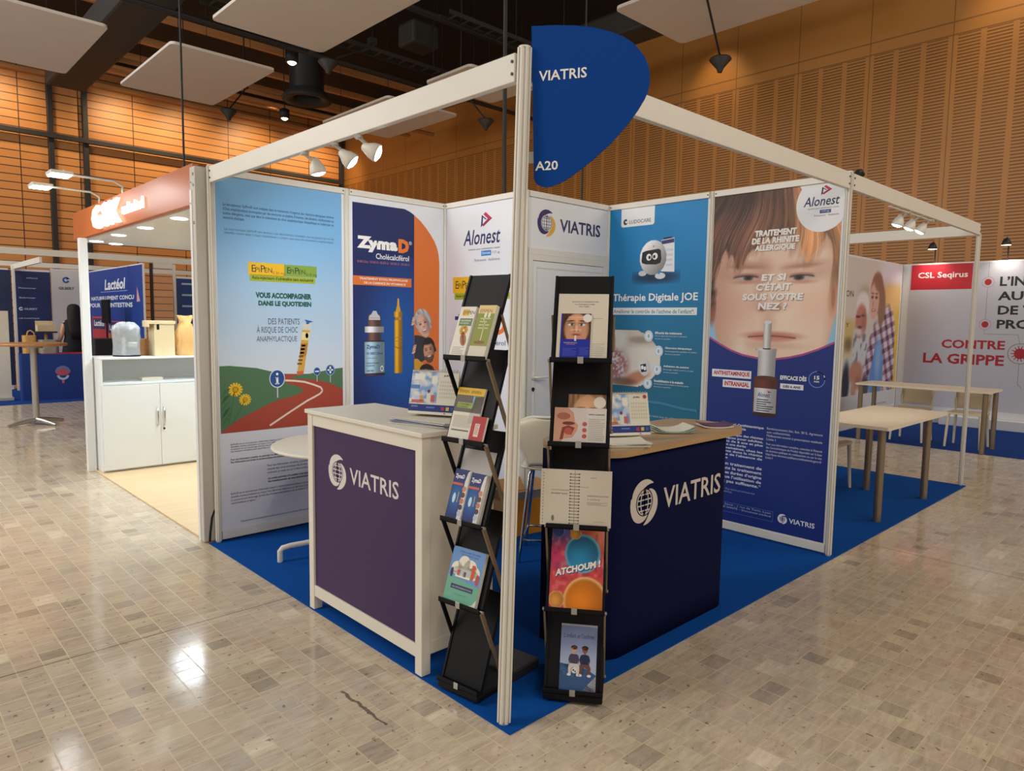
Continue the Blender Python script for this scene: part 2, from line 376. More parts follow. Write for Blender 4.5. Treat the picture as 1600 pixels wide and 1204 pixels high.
class Art:
    STEP = .00025
    def __init__(s): s.v = []; s.f = []; s.c = []; s.L = 0; s.big = []
    def up(s, n=1): s.L += n; return s
    def poly(s, pts, c):
        n = len(s.v); z = -s.L*s.STEP; col = lin(c)
        a = sum(pts[i][0]*pts[(i+1) % len(pts)][1]-pts[(i+1) % len(pts)][0]*pts[i][1] for i in range(len(pts)))
        if a < 0: pts = pts[::-1]
        s.v += [(p[0], z, p[1]) for p in pts]; s.f.append(list(range(n, n+len(pts)))); s.c.append(col); return s
    def rect(s, u0, v0, u1, v1, c): return s.poly([(u0, v0), (u1, v0), (u1, v1), (u0, v1)], c)
    def ell(s, u, v, a, b, c, n=24, t0=0, t1=2*PI, rot=0):
        cr, sr = math.cos(rot), math.sin(rot)
        P = [(a*math.cos(t0+(t1-t0)*i/n), b*math.sin(t0+(t1-t0)*i/n)) for i in range(n if t1-t0 > 6.2 else n+1)]
        return s.poly([(u+x*cr-y*sr, v+x*sr+y*cr) for x, y in P], c)
    def ring(s, u, v, r0, r1, c, t0=0, t1=2*PI, n=28, sy=1.):
        for i in range(n):
            a, b = t0+(t1-t0)*i/n, t0+(t1-t0)*(i+1)/n
            s.poly([(u+r0*math.cos(a), v+sy*r0*math.sin(a)), (u+r1*math.cos(a), v+sy*r1*math.sin(a)), (u+r1*math.cos(b), v+sy*r1*math.sin(b)), (u+r0*math.cos(b), v+sy*r0*math.sin(b))], c)
        return s
    def line(s, pts, w, c):
        for (a, b), (p, q) in zip(pts, pts[1:]):
            d = math.hypot(p-a, q-b) or 1; nx, ny = -(q-b)/d*w/2, (p-a)/d*w/2
            s.poly([(a-nx, b-ny), (p-nx, q-ny), (p+nx, q+ny), (a+nx, b+ny)], c)
        return s
    def text(s, t, u0, v0, u1, v1, c, bold=0., italic=0., space=1.):
        vs, fs, x0, y0, x1, y1 = glyphs(t, bold, italic, space)
        sx = (u1-u0)/max(x1-x0, 1e-6); sy = (v1-v0)/max(y1-y0, 1e-6); n = len(s.v); z = -s.L*s.STEP; col = lin(c)
        s.v += [(u0+(x-x0)*sx, z, v0+(y-y0)*sy) for x, y in vs]
        for f in fs: s.f.append([i+n for i in f]); s.c.append(col)
        return s
    def fit(s, t, u0, v0, h, c, bold=0., italic=0., wmax=None, align='l', space=1.):
        vs, fs, x0, y0, x1, y1 = glyphs(t, bold, italic, space); k = h/.73; w = (x1-x0)*k
        if wmax and w > wmax: w = wmax
        a = u0 if align == 'l' else (u0-w/2 if align == 'c' else u0-w)
        return s.text(t, a, v0+y0*k, a+w, v0+y1*k, c, bold, italic, space)
    def para(s, lines, u0, v1, u1, v0, c, bold=0., just=True):
        p = (v1-v0)/len(lines)
        for i, t in enumerate(lines):
            vs, fs, x0, y0, x1, y1 = glyphs(t, bold)
            w = (u1-u0) if just and len(t) > .82*max(map(len, lines)) else (u1-u0)*len(t)/max(map(len, lines))
            b = v1-p*(i+.80); k = p*.92
            s.text(t, u0, b+y0*k, u0+w, b+y1*k, c, bold)
        return s
    def paint(s, fn, u0, v0, u1, v1, nu, nv, mask=None):
        """a photograph printed on the sheet: fn(U, V) gives sRGB for each point of a fine grid"""
        U, V = np.meshgrid(np.linspace(u0, u1, nu+1), np.linspace(v0, v1, nv+1)); col = linnp(fn(U, V)).reshape(-1, 3)
        vs = np.stack([U.ravel(), np.full(U.size, -s.L*s.STEP), V.ravel()], 1)
        i = (np.arange(nv)[:, None]*(nu+1)+np.arange(nu)[None]).ravel()
        fs = np.stack([i, i+1, i+nu+2, i+nu+1], 1)
        if mask is not None:
            uc = (vs[fs[:, 0], 0]+vs[fs[:, 2], 0])/2; vc = (vs[fs[:, 0], 2]+vs[fs[:, 2], 2])/2; fs = fs[mask(uc, vc)]
        s.big.append((vs, fs, col)); return s
    def build(s, name, material='print_matte', parent=None, loc=(0, 0, 0), slab=None, edge='f0ece2', rot=None):
        v = list(s.v); f = list(s.f); c = [[q]*len(g) for q, g in zip(s.c, s.f)]
        if slab:    # the board or paper block behind the print: (u0, v0, u1, v1, thickness)
            u0, v0, u1, v1, th = slab; n = len(v); e = .0002
            v += [(u0, e, v0), (u1, e, v0), (u1, e+th, v0), (u0, e+th, v0), (u0, e, v1), (u1, e, v1), (u1, e+th, v1), (u0, e+th, v1)]
            for g in ((3,2,1,0),(4,5,6,7),(0,1,5,4),(1,2,6,5),(2,3,7,6),(3,0,4,7)): f.append([i+n for i in g]); c.append([lin(edge)]*4)
        for vs, fs, col in s.big:
            n = len(v); v += vs.tolist(); f += (fs+n).tolist(); c += [[tuple(col[i]) for i in g] for g in fs.tolist()]
        me = bpy.data.meshes.new(name); me.from_pydata(v, [], f); me.materials.append(M[material])
        at = me.color_attributes.new('ink', 'FLOAT_COLOR', 'CORNER')
        flat = np.ones((sum(len(g) for g in f), 4), np.float32)
        flat[:, :3] = np.array([q for g in c for q in g], np.float32)
        at.data.foreach_set('color', flat.ravel()); me.update()
        o = bpy.data.objects.new(name, me); COL.objects.link(o)
        if parent: o.parent = parent
        o.location = loc
        if rot: o.rotation_euler = rot
        return o

def vnoise(x, y, seed=0):
    xi = np.floor(x).astype(int); yi = np.floor(y).astype(int); fx = x-xi; fy = y-yi
    h = lambda a, b: (np.abs(np.sin(a*127.1+b*311.7+seed*74.7)*43758.5453)) % 1
    fx = fx*fx*(3-2*fx); fy = fy*fy*(3-2*fy)
    return (h(xi, yi)*(1-fx)+h(xi+1, yi)*fx)*(1-fy)+(h(xi, yi+1)*(1-fx)+h(xi+1, yi+1)*fx)*fy
def sstep(a, b, x):
    t = np.clip((x-a)/(b-a), 0, 1); return t*t*(3-2*t)
def blend(base, c, k):
    return base*(1-k[..., None])+np.array(c, float)*k[..., None]
def blob(U, V, u, v, a, b, soft=.35, rot=0.):
    c, s_ = math.cos(rot), math.sin(rot); x = (U-u)*c+(V-v)*s_; y = -(U-u)*s_+(V-v)*c
    return 1-sstep(1-soft, 1+soft, np.sqrt((x/a)**2+(y/b)**2))

def swirl_logo(A, u, v, r, c1, c2, cg, sy=1.):
    """round emblem: two crescents turning about a gridded globe (centre u, v; outer radius r)"""
    def blade(a0, sweep, c):
        P = []; Q = []
        for i in range(25):
            t = i/24; a = math.radians(a0+t*sweep)
            ri = r*(.60+.37*(1-min(1, t/.30))**1.6); ro = r*(1-.36*max(0, (t-.42)/.58)**1.7)
            P.append((u+ro*math.cos(a), v+sy*ro*math.sin(a))); Q.append((u+ri*math.cos(a), v+sy*ri*math.sin(a)))
        for i in range(24): A.poly([P[i], P[i+1], Q[i+1], Q[i]], c)
    blade(52, 178, c1); A.up(); blade(163, 128, c1); A.up(); blade(268, 152, c2); A.up(-2)
    g = r*.53
    for k in (-.66, -.22, .22, .66):
        h = math.sqrt(1-k*k); A.rect(u-g*h, v+sy*g*k-.028*r, u+g*h, v+sy*g*k+.028*r, cg)
    A.up()
    for k in (.0, .5, .97):
        for sgn in (-1, 1):
            P = [(u+sgn*g*k*math.cos(t), v+sy*g*math.sin(t)) for t in np.linspace(-PI/2, PI/2, 15)]
            A.line(P, .055*r, cg)
    A.up(-1)

# ------------------------------------------------------------------ the hall
XW, YW, ZC = 12.6, 22.9, 9.2
struct(MB().box(-14, -12, -.2, XW, YW, 0), 'floor', 'stone_tiles')
struct(MB().box(-14, YW, 0, XW, YW+.3, ZC), 'wall_left', 'plank_wall')
struct(MB().box(XW, -12, 0, XW+.3, YW+.3, ZC), 'wall_right', 'slotted_wall')
struct(MB().box(-14, -12, ZC, XW+.3, YW+.3, ZC+.2), 'ceiling', 'ceiling_black')
# steel frame on the plank wall: uprights, one rail, corner upright
k = 0
for x in (-3.2, -2.3, 2.85, 3.75, 12.42):
    k += 1; struct(MB().box(x-.07, YW-.16, 0, x+.07, YW-.002, 8.42), 'trim_%d' % k, 'dark_metal', bevel=.01)
struct(MB().box(-14, YW-.27, 6.70, 12.34, YW-.165, 6.84), 'trim_6', 'dark_metal', bevel=.01)
struct(MB().box(-14, YW-.25, 8.44, XW-.01, YW-.002, 8.56), 'trim_7', 'table_wood', bevel=.01)  # this strip and the joists below: caught light put into their tan colour
for i, y in enumerate((21.4, 19.9, 18.4, 16.6)):
    struct(MB().box(-14, y-.10, 8.55, XW-.01, y+.02, 8.72), 'trim_%d' % (8+i), 'table_wood', bevel=.01)

# carpets and the neighbour's boards
def carpet(x0, y0, x1, y1, m, lab, z=.006):
    o = MB().box(x0, y0, .0005, x1, y1, z).build('carpet', m); return label(o, lab, 'carpet')
carpet(-.06, -.045, 6.22, 3.02, 'carpet_blue', 'bright blue carpet under the corner stand in the middle')
carpet(8.42, -3.2, 11.3, 2.3, 'carpet_navy', 'blue carpet of the red and white stand at the far right')
carpet(-7, 12.82, 2.2, 15.9, 'carpet_navy', 'dark blue carpet under the navy stands at the far left')
o = MB().box(-.06, 3.145, .0005, 3.2, 6.5, .012).build('wood_flooring', 'oak_light')
label(o, 'pale oak boards on the floor of the stand with the white cabinet', 'flooring')

# acoustic panels
def acoustic(x0, y0, x1, y1, lab):
    t = thing('acoustic_panel', lab, 'ceiling panel', ((x0+x1)/2, (y0+y1)/2, 6.5), group='white acoustic panels under the ceiling')
    hx, hy = (x1-x0)/2, (y1-y0)/2
    MB().prism(rrect(-hx, -hy, hx, hy, .10, 5), 0, .05).build('panel', 'tile_white', t, bevel=.01)
    for sx in (-1, 1):
        for sy in (-1, 1):
            MB().cyl((sx*hx*.7, sy*hy*.7, .045), (sx*hx*.7, sy*hy*.7, ZC-6.5), .006, n=6).build('hanger_wire', 'cable', t)
acoustic(-.75, 12.05, 1.74, 15.32, 'white square ceiling panel at the left edge beside the wide grey duct')
acoustic(2.73, 11.98, 4.71, 15.28, 'white ceiling panel in front of the plank wall, right of the wide grey duct')
acoustic(2.87, 7.15, 4.9, 10.45, 'large white ceiling panel cut by the top edge of the picture above the left beam')
acoustic(7.22, 11.75, 9.23, 14.78, 'white ceiling panel seen low behind the three lit spot lamps')
acoustic(7.27, 2.1, 9.18, 5.44, 'white ceiling panel at the top right beside the slotted wall')
acoustic(7.25, 8.95, 9.12, 10.42, 'short white ceiling panel just left of the tall corner post, below the beam')

# ducts, trays and pipes under the black ceiling
def duct(x0, y0, z0, x1, y1, z1, lab, m='duct'):
    return label(MB().box(x0, y0, z0, x1, y1, z1).build('air_duct', m, bevel=.06), lab, 'duct')
duct(1.92, 3.0, 7.0, 2.76, 18.3, 7.5, 'wide grey rectangular air duct running beside the left ceiling panel')
duct(6.2, 8.5, 8.0, 7.0, 14.0, 8.5, 'broad black air duct between the rows of ceiling panels')
duct(9.7, 3.2, 7.3, 10.4, 16, 7.8, 'dark rounded air duct above the blue sign')
duct(5.15, 6.4, 7.25, 5.95, 9.6, 7.6, 'flat dark grey air duct right of the large ceiling panel')
duct(7.3, 10.9, 7.5, 8.0, 11.5, 8.0, 'short dark duct box behind the left white beam')
def cable_tray(x0, x1, y, z, lab):
    t = thing('cable_tray', lab, 'cable tray', (x0, y, z)); L = x1-x0; m = MB()
    for dy in (-.15, .15): MB().box(0, dy-.012, 0, L, dy+.012, .07).build('side_rail', 'duct', t)
    for k in range(int(L/.3)): m.box(.15+.3*k, -.137, .01, .19+.3*k, .137, .025)
    m.build('rungs', 'duct', t)['kind'] = 'stuff'
    for x in (.4, L/2, L-.4): MB().cyl((x, 0, .03), (x, 0, ZC-z-.01), .012, n=6).build('hanger_rod', 'dark_metal', t)
cable_tray(6.1, 9.6, 8.3, 6.9, 'dark ladder cable tray above the left white beam near the sign')
cable_tray(2.9, 8.2, 10.85, 6.95, 'dark ladder cable tray crossing behind the large ceiling panel')
def pipe(p0, p1, r, lab, m='dark_metal', name='ceiling_pipe'):
    return label(MB().cyl(p0, p1, r, n=10).build(name, m), lab, 'pipe')
pipe((-4, 11.2, 6.75), (12, 11.2, 6.75), .03, 'thin dark lighting rail crossing the gap left of the big ceiling panel')
pipe((-4, 11.55, 6.85), (12, 11.55, 6.85), .03, 'second dark rail running parallel beside the thin lighting rail')
pipe((5.0, 4, 6.7), (5.0, 11.1, 6.7), .045, 'dark pipe along the right edge of the large ceiling panel')
pipe((2.9, 16.4, 7.4), (12, 16.4, 7.4), .06, 'brown lit pipe in front of the plank wall', 'table_wood')  # brown wood colour stands for light caught by the pipe
pipe((3, 9.0, 7.2), (12, 9.0, 7.2), .07, 'black pipe crossing the ceiling behind the left white beam')
pipe((-2, 17.7, 7.6), (12, 17.7, 7.6), .06, 'brown lit pipe nearest the plank wall', 'table_wood')  # caught light put into the colour here too
for i, (x, y, z) in enumerate(((6.9, 14.9, 7.0),)):
    t = thing('ceiling_diffuser', 'dark round air outlet with a flared ring hanging at centre left', 'air outlet', (x, y, z))
    MB().cyl((0, 0, .25), (0, 0, 2.1), .42, n=24).build('duct_drop', 'dark_metal', t)
    MB().lathe([(.44, .25), (.62, .05), (.60, 0), (.36, .05), (.36, .2)], n=28).build('flared_ring', 'duct', t)
t = thing('ceiling_diffuser', 'dark round air outlet at the top edge left of the blue sign', 'air outlet', (5.55, 5.58, 6.7))
MB().cyl((0, 0, .12), (0, 0, 2.4), .25, n=24).build('duct_drop', 'dark_metal', t)
MB().lathe([(.28, .2), (.42, .05), (.40, 0), (.22, .04), (.22, .18)], n=28).build('flared_ring', 'duct', t)

def downlight(x, y, z, lab, warm=True):
    t = thing('downlight', lab, 'ceiling lamp', (x, y, z), group='small round downlights in the dark ceiling')
    MB().lathe([(.09, 0), (.13, 0), (.13, .22), (.05, .26)], n=20).build('housing', 'dark_metal', t)
    MB().lathe([(.0005, -.045), (.05, -.04), (.085, -.012), (.088, -.001), (.0005, -.001)], n=20).build('lens', 'lamp_warm', t)
    MB().cyl((0, 0, .25), (0, 0, ZC-z), .012, n=6).build('stem', 'cable', t)
downlight(5.06, 11.98, 6.75, 'lit round downlight beside the dark air outlet')
downlight(6.95, 16.25, 6.85, 'lit round downlight just above the plank wall and the left beam')
downlight(4.43, 16.3, 6.85, 'lit round downlight at the corner of the second ceiling panel')
downlight(3.0, 9.6, 7.3, 'bright downlight at the top edge on the hanging cable')
downlight(6.3, 6.35, 7.0, 'small downlight just above the blue sign')
def arm_lamp(x, y, z, dx, dy, dz, lab):
    t = thing('theatre_lamp', lab, 'ceiling lamp', (x, y, z), group='cone lamps on slanted ceiling arms')
    MB().tube([(0, 0, .08), (dx, dy, dz), (dx, dy, ZC-z-.02)], .018, 8).build('arm', 'dark_metal', t)
    MB().box(dx-.07, dy-.07, dz+.03, dx+.07, dy+.07, dz+.15).build('bracket', 'dark_metal', t)
    MB().lathe([(.04, -.16), (.06, -.1), (.19, .05), (.17, .08), (.03, .08)], n=20).build('lamp_cone', 'duct', t)
arm_lamp(5.0, 15.1, 6.35, .5, .25, .7, 'grey cone lamp on a slanted arm in front of the plank wall')
arm_lamp(5.0, 10.4, 6.3, .9, -.1, .55, 'dark cone lamp on a slanted arm right of the large ceiling panel')
arm_lamp(9.25, 10.75, 6.15, -.6, .2, .7, 'dark cone lamp on a slanted arm below the left beam, near the sign')
arm_lamp(9.33, 4.75, 6.05, -2.3, -1.0, .42, 'dark cone lamp on a slanted arm at the top right ceiling panel')

# wall washers that make the orange pools on the plank wall and the slotted wall
for x, e in ((-1.0, 330), (1.6, 380), (4.9, 420), (6.7, 330), (9.0, 420), (11.3, 420)):
    spot('wall_washer', (x, 20.9, 8.5), (x, 22.9, 6.3), e, 100, 1, (1, .72, .40), .15)
spot('wall_washer', (11.6, 6.7, 8.0), (12.6, 6.7, 6.6), 60, 70, 1, (1, .72, .40), .1)
spot('wall_washer', (11.5, 1.2, 8.0), (12.6, 1.2, 6.6), 60, 70, 1, (1, .72, .40), .1)

# hanging cables
def cable(pts, r, lab):
    return label(MB().tube(pts, r, 8).build('hanging_cable', 'cable'), lab, 'cable')
cable([(2.0, 2.25, 2.585), (1.995, 2.253, 2.9), (1.99, 2.255, 4.0), (1.985, 2.26, 6.0), (1.98, 2.26, ZC)], .016, 'thick black cable dropping from the ceiling behind the tall corner post')
cable([(2.64, 2.0, 2.585), (2.645, 2.003, 3.0), (2.65, 2.005, 5.0), (2.65, 2.005, ZC)], .007, 'thin black cable dropping behind the blue sign to the panel with the purple logo')
cable([(.62, 5.3, 2.62), (.62, 5.3, 6), (.62, 5.3, ZC)], .010, 'thin black cable dropping onto the orange lit sign at left')
cable([(.03, 3.04, .30), (.0, 3.045, .26), (-.03, 3.035, .18), (-.045, 3.03, .08), (-.05, 3.035, .014)], .008, 'short black cable hanging at the foot of the grey wall end')

# ------------------------------------------------------------------ aluminium shell: uprights, beams, infill panels
H = 2.58
def post_profile(r=.02, g=.0065):
    P = []
    for i in range(8):
        a = i*PI/4+PI/8; b = a+PI/4
        p = Vector((math.cos(a), math.sin(a)))*r*1.08; q = Vector((math.cos(b), math.sin(b)))*r*1.08
        m = (p+q)/2; t = (q-p).normalized(); n = m.normalized()
        P += [p, m-t*.0042, m-t*.0042-n*g, m+t*.0042-n*g, m+t*.0042]
    return [(v.x, v.y) for v in P]
def post(x, y, h, lab, rot=(0, 0, 0), r=.02):
    t = thing('upright_post', lab, 'post', (x, y, .006), rot=rot, group='white aluminium uprights of the shell stand')
    MB().prism(post_profile(r), 0.008, h-.012).build('profile', 'white_metal', t)
    MB().cyl((0, 0, 0), (0, 0, .012), r*.8, n=12).build('foot', 'alu', t)
    MB().cyl((0, 0, h-.013), (0, 0, h-.006), r*.9, n=12).build('top_cap', 'white_metal', t)
    return t
post(-.026, .025, 2.60, 'tall white upright at the near corner carrying the blue sign', (-.0105, .033, 0), .027)
post(0, 3, H+.012, 'white upright beside the grey wall end, left of the light blue poster')
post(3, 0, H+.012, 'white upright at the right edge of the poster with the boy')
post(6.2, 0, H-.09, 'white upright at the far right in front of the red and white wall')
post(6.2, 3.02, H-.09, 'white upright at the back end of the cross beam in the open stand')
post(1.03, 3, H, 'white upright between the light blue poster and the navy poster with the vial')
post(2, 3, H, 'white upright in the inner corner beside the orange edge of the navy poster')
post(2, 2, H, 'white upright at the left of the white door, behind the tall corner post')
post(3, 2, H, 'white upright between the white door and the teal robot poster')
post(3, 1, H, 'white upright between the teal robot poster and the boy poster')

def beam(p0, p1, z0, z1, lab, th=.032):
    a = Vector((*p0, 0)); b = Vector((*p1, 0)); d = (b-a); L = d.length
    t = thing('fascia_beam', lab, 'beam', (a.x, a.y, 0), math.atan2(d.y, d.x), 'white beams joining the tops of the uprights')
    MB().box(0, -th/2, z0, L, th/2, z1).build('rail', 'white_metal', t, bevel=.003)
    m = MB()
    for s in (-1, 1):
        for x in (.012, L-.012):
            for z in (z0+.03, z1-.03): m.cyl((x, s*th/2, z), (x, s*(th/2+.004), z), .006, n=8)
    m.build('lock_screw', 'dark_metal', t)
    return t
beam((.05, .08), (.002, 2.975), 2.475, 2.58, 'long white beam over the left open side carrying three spot lamps')
beam((.085, .04), (2.972, .0), 2.475, 2.58, 'long white beam over the right open side behind the blue sign')
beam((3.03, 0), (6.18, 0), 2.475, 2.58, 'white beam at the right running from the boy poster to the far upright')
beam((6.2, .03), (6.2, 3.0), 2.475, 2.58, 'white beam across the back of the open stand at the right')

def panel(loc, rz, w, lab, back='white_panel'):
    """infill panel: board, top rail, bottom rail; faces local -y, x runs left to right"""
    t = thing('wall_panel', lab, 'panel', (loc[0], loc[1], 0), rz, 'white infill panels of the corner stand')
    MB().box(.0, -.004, .08, w, .004, 2.535).build('board', back, t)
    m = MB().box(0, -.016, 2.536, w, .016, 2.58); m.build('top_rail', 'white_metal', t, bevel=.002)
    m = MB().box(0, -.016, .022, w, .016, .079); m.build('bottom_rail', 'white_metal', t, bevel=.002)
    m = MB()
    for x in (.012, w-.012): m.cyl((x, -.0155, 2.558), (x, -.0195, 2.558), .005, n=8)
    m.build('lock_screw', 'dark_metal', t)
    return t

# ------------------------------------------------------------------ panel with the light blue poster
def art_allergy():
    A = Art()
    A.paint(lambda U, V: blend(blend(np.ones(U.shape+(3,))*np.array((120, 178, 226.)), (176, 205, 232), sstep(2.3, 1.6, V)), (214, 224, 236), sstep(1.7, 1.15, V)), .03, .768, .985, 2.533, 2, 24)
    A.rect(.03, .08, .985, .768, 'dfdfe6'); A.up()
    T1 = ['Le bio-injecteur EpiPen® sont indiqués dans le traitement d’urgence des réactions allergiques sévères', '(Choc anaphylactique) provoquées par des morsures ou piqûres d’insectes, des aliments, médicaments ou', 'autres allergènes, ainsi que dans le traitement du choc anaphylactique idiopathique ou induit par un', 'exercice physique.']
    A.para(T1, .079, 2.362, .917, 2.245, '16345c', .012)
    A.para(['Les auto-injecteurs EpiPen® sont destinés à une administration immédiate chez les patients qui ont été', 'identifiés comme étant à risque d’anaphylaxie, y compris ceux ayant des antécédents anaphylactiques.'], .086, 2.196, .917, 2.146, '35557c', .004)
    A.rect(.246, 1.881, .513, 1.970, 'f2c01c'); A.rect(.513, 1.885, .772, 1.968, '86a840'); A.rect(.257, 1.838, .758, 1.883, 'a7b52c')
    A.up()
    A.fit('E', .272, 1.903, .052, '2a2a22'); A.fit('PI', .298, 1.903, .036, '2a2a22'); A.fit('P', .338, 1.903, .052, '2a2a22'); A.fit('EN', .366, 1.903, .036, '2a2a22'); A.fit('0,30 mg', .425, 1.893, .022, 'b3481c')
    A.fit('E', .536, 1.906, .048, '2a2a22'); A.fit('PI', .56, 1.906, .034, '2a2a22'); A.fit('P', .598, 1.906, .048, '2a2a22'); A.fit('EN', .625, 1.906, .034, '2a2a22'); A.fit('0,15 mg', .685, 1.896, .020, '2a2a22')
    A.text('Auto-injecteurs d’adrénaline sans exclusivité', .272, 1.845, .742, 1.876, '1c2c12', .02)
    A.text('VOUS ACCOMPAGNER', .296, 1.720, .725, 1.762, '0c5a4c', .06); A.text('DANS LE QUOTIDIEN', .315, 1.660, .724, 1.703, '0c5a4c', .06)
    A.text('DES PATIENTS', .386, 1.533, .628, 1.578, '4f6072', .008); A.text('À RISQUE DE CHOC', .299, 1.464, .612, 1.528, '4f6072', .008); A.text('ANAPHYLACTIQUE', .297, 1.402, .605, 1.449, '4f6072', .008)
    hill = [(.03, .778), (.03, 1.243), (.10, 1.244), (.29, 1.222), (.42, 1.188), (.50, 1.172), (.60, 1.166), (.70, 1.163), (.80, 1.178), (.90, 1.193), (.985, 1.199), (.985, .778)]
    A.poly(hill, '4f7552').up()
    A.poly([(.03, .772), (.985, .772), (.985, 1.028), (.90, 1.072), (.767, 1.114), (.66, 1.124), (.60, 1.128), (.545, 1.135), (.62, 1.160), (.60, 1.166), (.505, 1.166), (.49, 1.13), (.52, 1.10), (.60, 1.075), (.655, 1.045), (.63, 1.02), (.55, .998), (.439, .979), (.30, .925), (.16, .865), (.09, .82), (.03, .778)], 'a8442f').up()
    A.line([(.507, 1.122), (.58, 1.116), (.66, 1.104), (.739, 1.078), (.795, 1.055), (.809, 1.03), (.79, 1.008), (.74, .985), (.681, .960), (.55, .890), (.384, .798)], .014, 'e9d6c8')
    # pen
    A.poly([(.650, 1.508), (.716, 1.503), (.676, 1.29), (.655, 1.168), (.602, 1.165), (.621, 1.284)], 'd8a648'); A.up()
    A.poly([(.648, 1.545), (.722, 1.54), (.717, 1.49), (.650, 1.494)], 'd8d4c8'); A.poly([(.666, 1.572), (.74, 1.557), (.705, 1.548), (.70, 1.538), (.68, 1.538), (.682, 1.552)], '2560a8')
    A.poly([(.648, 1.478), (.71, 1.474), (.70, 1.415), (.64, 1.42)], 'efdd9c'); A.poly([(.636, 1.395), (.69, 1.395), (.676, 1.30), (.625, 1.30)], 'b98432'); A.poly([(.60, 1.185), (.655, 1.187), (.652, 1.160), (.602, 1.158)], 'd2663c')
    for k in range(6): A.rect(.64-.007*k, 1.37-.027*k, .672-.006*k, 1.384-.027*k, '7a521f')
    A.ell(.685, 1.452, .012, .02, '6b4a22')
    # signs and flowers
    A.rect(.443, .998, .451, 1.08, 'cfd4da'); A.rect(.762, 1.10, .767, 1.16, 'cfd4da'); A.rect(.874, 1.09, .879, 1.15, 'cfd4da'); A.up()
    A.ell(.446, 1.139, .060, .068, 'dfe6ee'); A.ell(.764, 1.179, .028, .032, '9db6d6'); A.ell(.876, 1.186, .038, .042, '9db6d6'); A.up()
    A.ell(.446, 1.139, .054, .061, '1d4e93'); A.ell(.764, 1.179, .024, .028, '1d4e93'); A.ell(.876, 1.186, .033, .037, '1d4e93'); A.up()
    A.rect(.438, 1.100, .454, 1.150, 'f4f4f4'); A.ell(.446, 1.172, .009, .010, 'f4f4f4'); A.rect(.43, 1.097, .462, 1.105, 'f4f4f4'); A.rect(.432, 1.143, .448, 1.150, 'f4f4f4')
    A.rect(.748, 1.174, .78, 1.184, 'e8eef6'); A.rect(.852, 1.180, .90, 1.192, 'f4f4f4'); A.rect(.869, 1.160, .883, 1.213, 'f4f4f4')
    A.line([(.13, 1.06), (.11, .95), (.085, .84)], .006, '3a6a3c'); A.line([(.2, .99), (.15, .9), (.11, .83)], .006, '3a6a3c')
    for k in range(5): A.poly([(.035, .82+.05*k), (.075, .86+.05*k), (.10, .92+.04*k), (.06, .88+.05*k)], ('3f7040', '2f5a38')[k % 2])
    for fu, fv, fr in ((.137, 1.075, .052), (.205, 1.0, .044)):
        for k in range(14):
            a = 2*PI*k/14; A.poly([(fu+fr*.25*math.cos(a-.5), fv+fr*.25*math.sin(a-.5)), (fu+fr*math.cos(a-.13), fv+fr*math.sin(a-.13)*.95), (fu+fr*math.cos(a+.13), fv+fr*math.sin(a+.13)*.95), (fu+fr*.25*math.cos(a+.5), fv+fr*.25*math.sin(a+.5))], 'f2c41f')
        A.up(); A.ell(fu, fv, fr*.3, fr*.3, 'd69a10'); A.up(-1)
    body = ['EpiPen® est un auto-injecteur d’adrénaline destiné à l’administration immédiate en cas de choc anaphylactique chez les patients', 'identifiés comme présentant un risque. Il est délivré sur ordonnance et doit rester à portée de main en toutes circonstances.', 'Le patient et son entourage doivent être formés à son utilisation par le médecin ou le pharmacien lors de la délivrance.']
    A.para(body+['Les mentions complètes sont disponibles sur la base de données publique.'], .095, .697, .93, .630, '55555f', .006)
    A.para(['Pour une information complète, en particulier les effets indésirables, consultez la notice ou les mentions légales.', 'Plus d’informations sur la base de données publique des médicaments.'], .093, .590, .80, .552, '33333c', .02)
    A.para(['Pour une information complète, consultez le', 'résumé des caractéristiques du produit en', 'scannant ce code ou sur la base publique.'], .359, .518, .70, .440, '55555f')
    A.para(['Le code permet d’accéder à la notice', 'du médicament et aux précautions.'], .363, .420, .70, .375, '33333c', .02)
    A.para(body+['recommandations en vigueur.'], .088, .348, .93, .256, '55555f')
    A.para(['Dispositif destiné aux professionnels de santé. Document non remis. Janvier 2024. Laboratoire titulaire de l’autorisation.'], .156, .136, .85, .118, '33333c')
    return A
pA = panel((.022, 3.0), 0, .985, 'infill panel with the light blue poster of a red winding road and auto-injector pen')
o = art_allergy().build('poster', 'print_matte', pA, (-.022, -.0055, 0)); o['label'] = 'light blue poster with a pen on a red road'

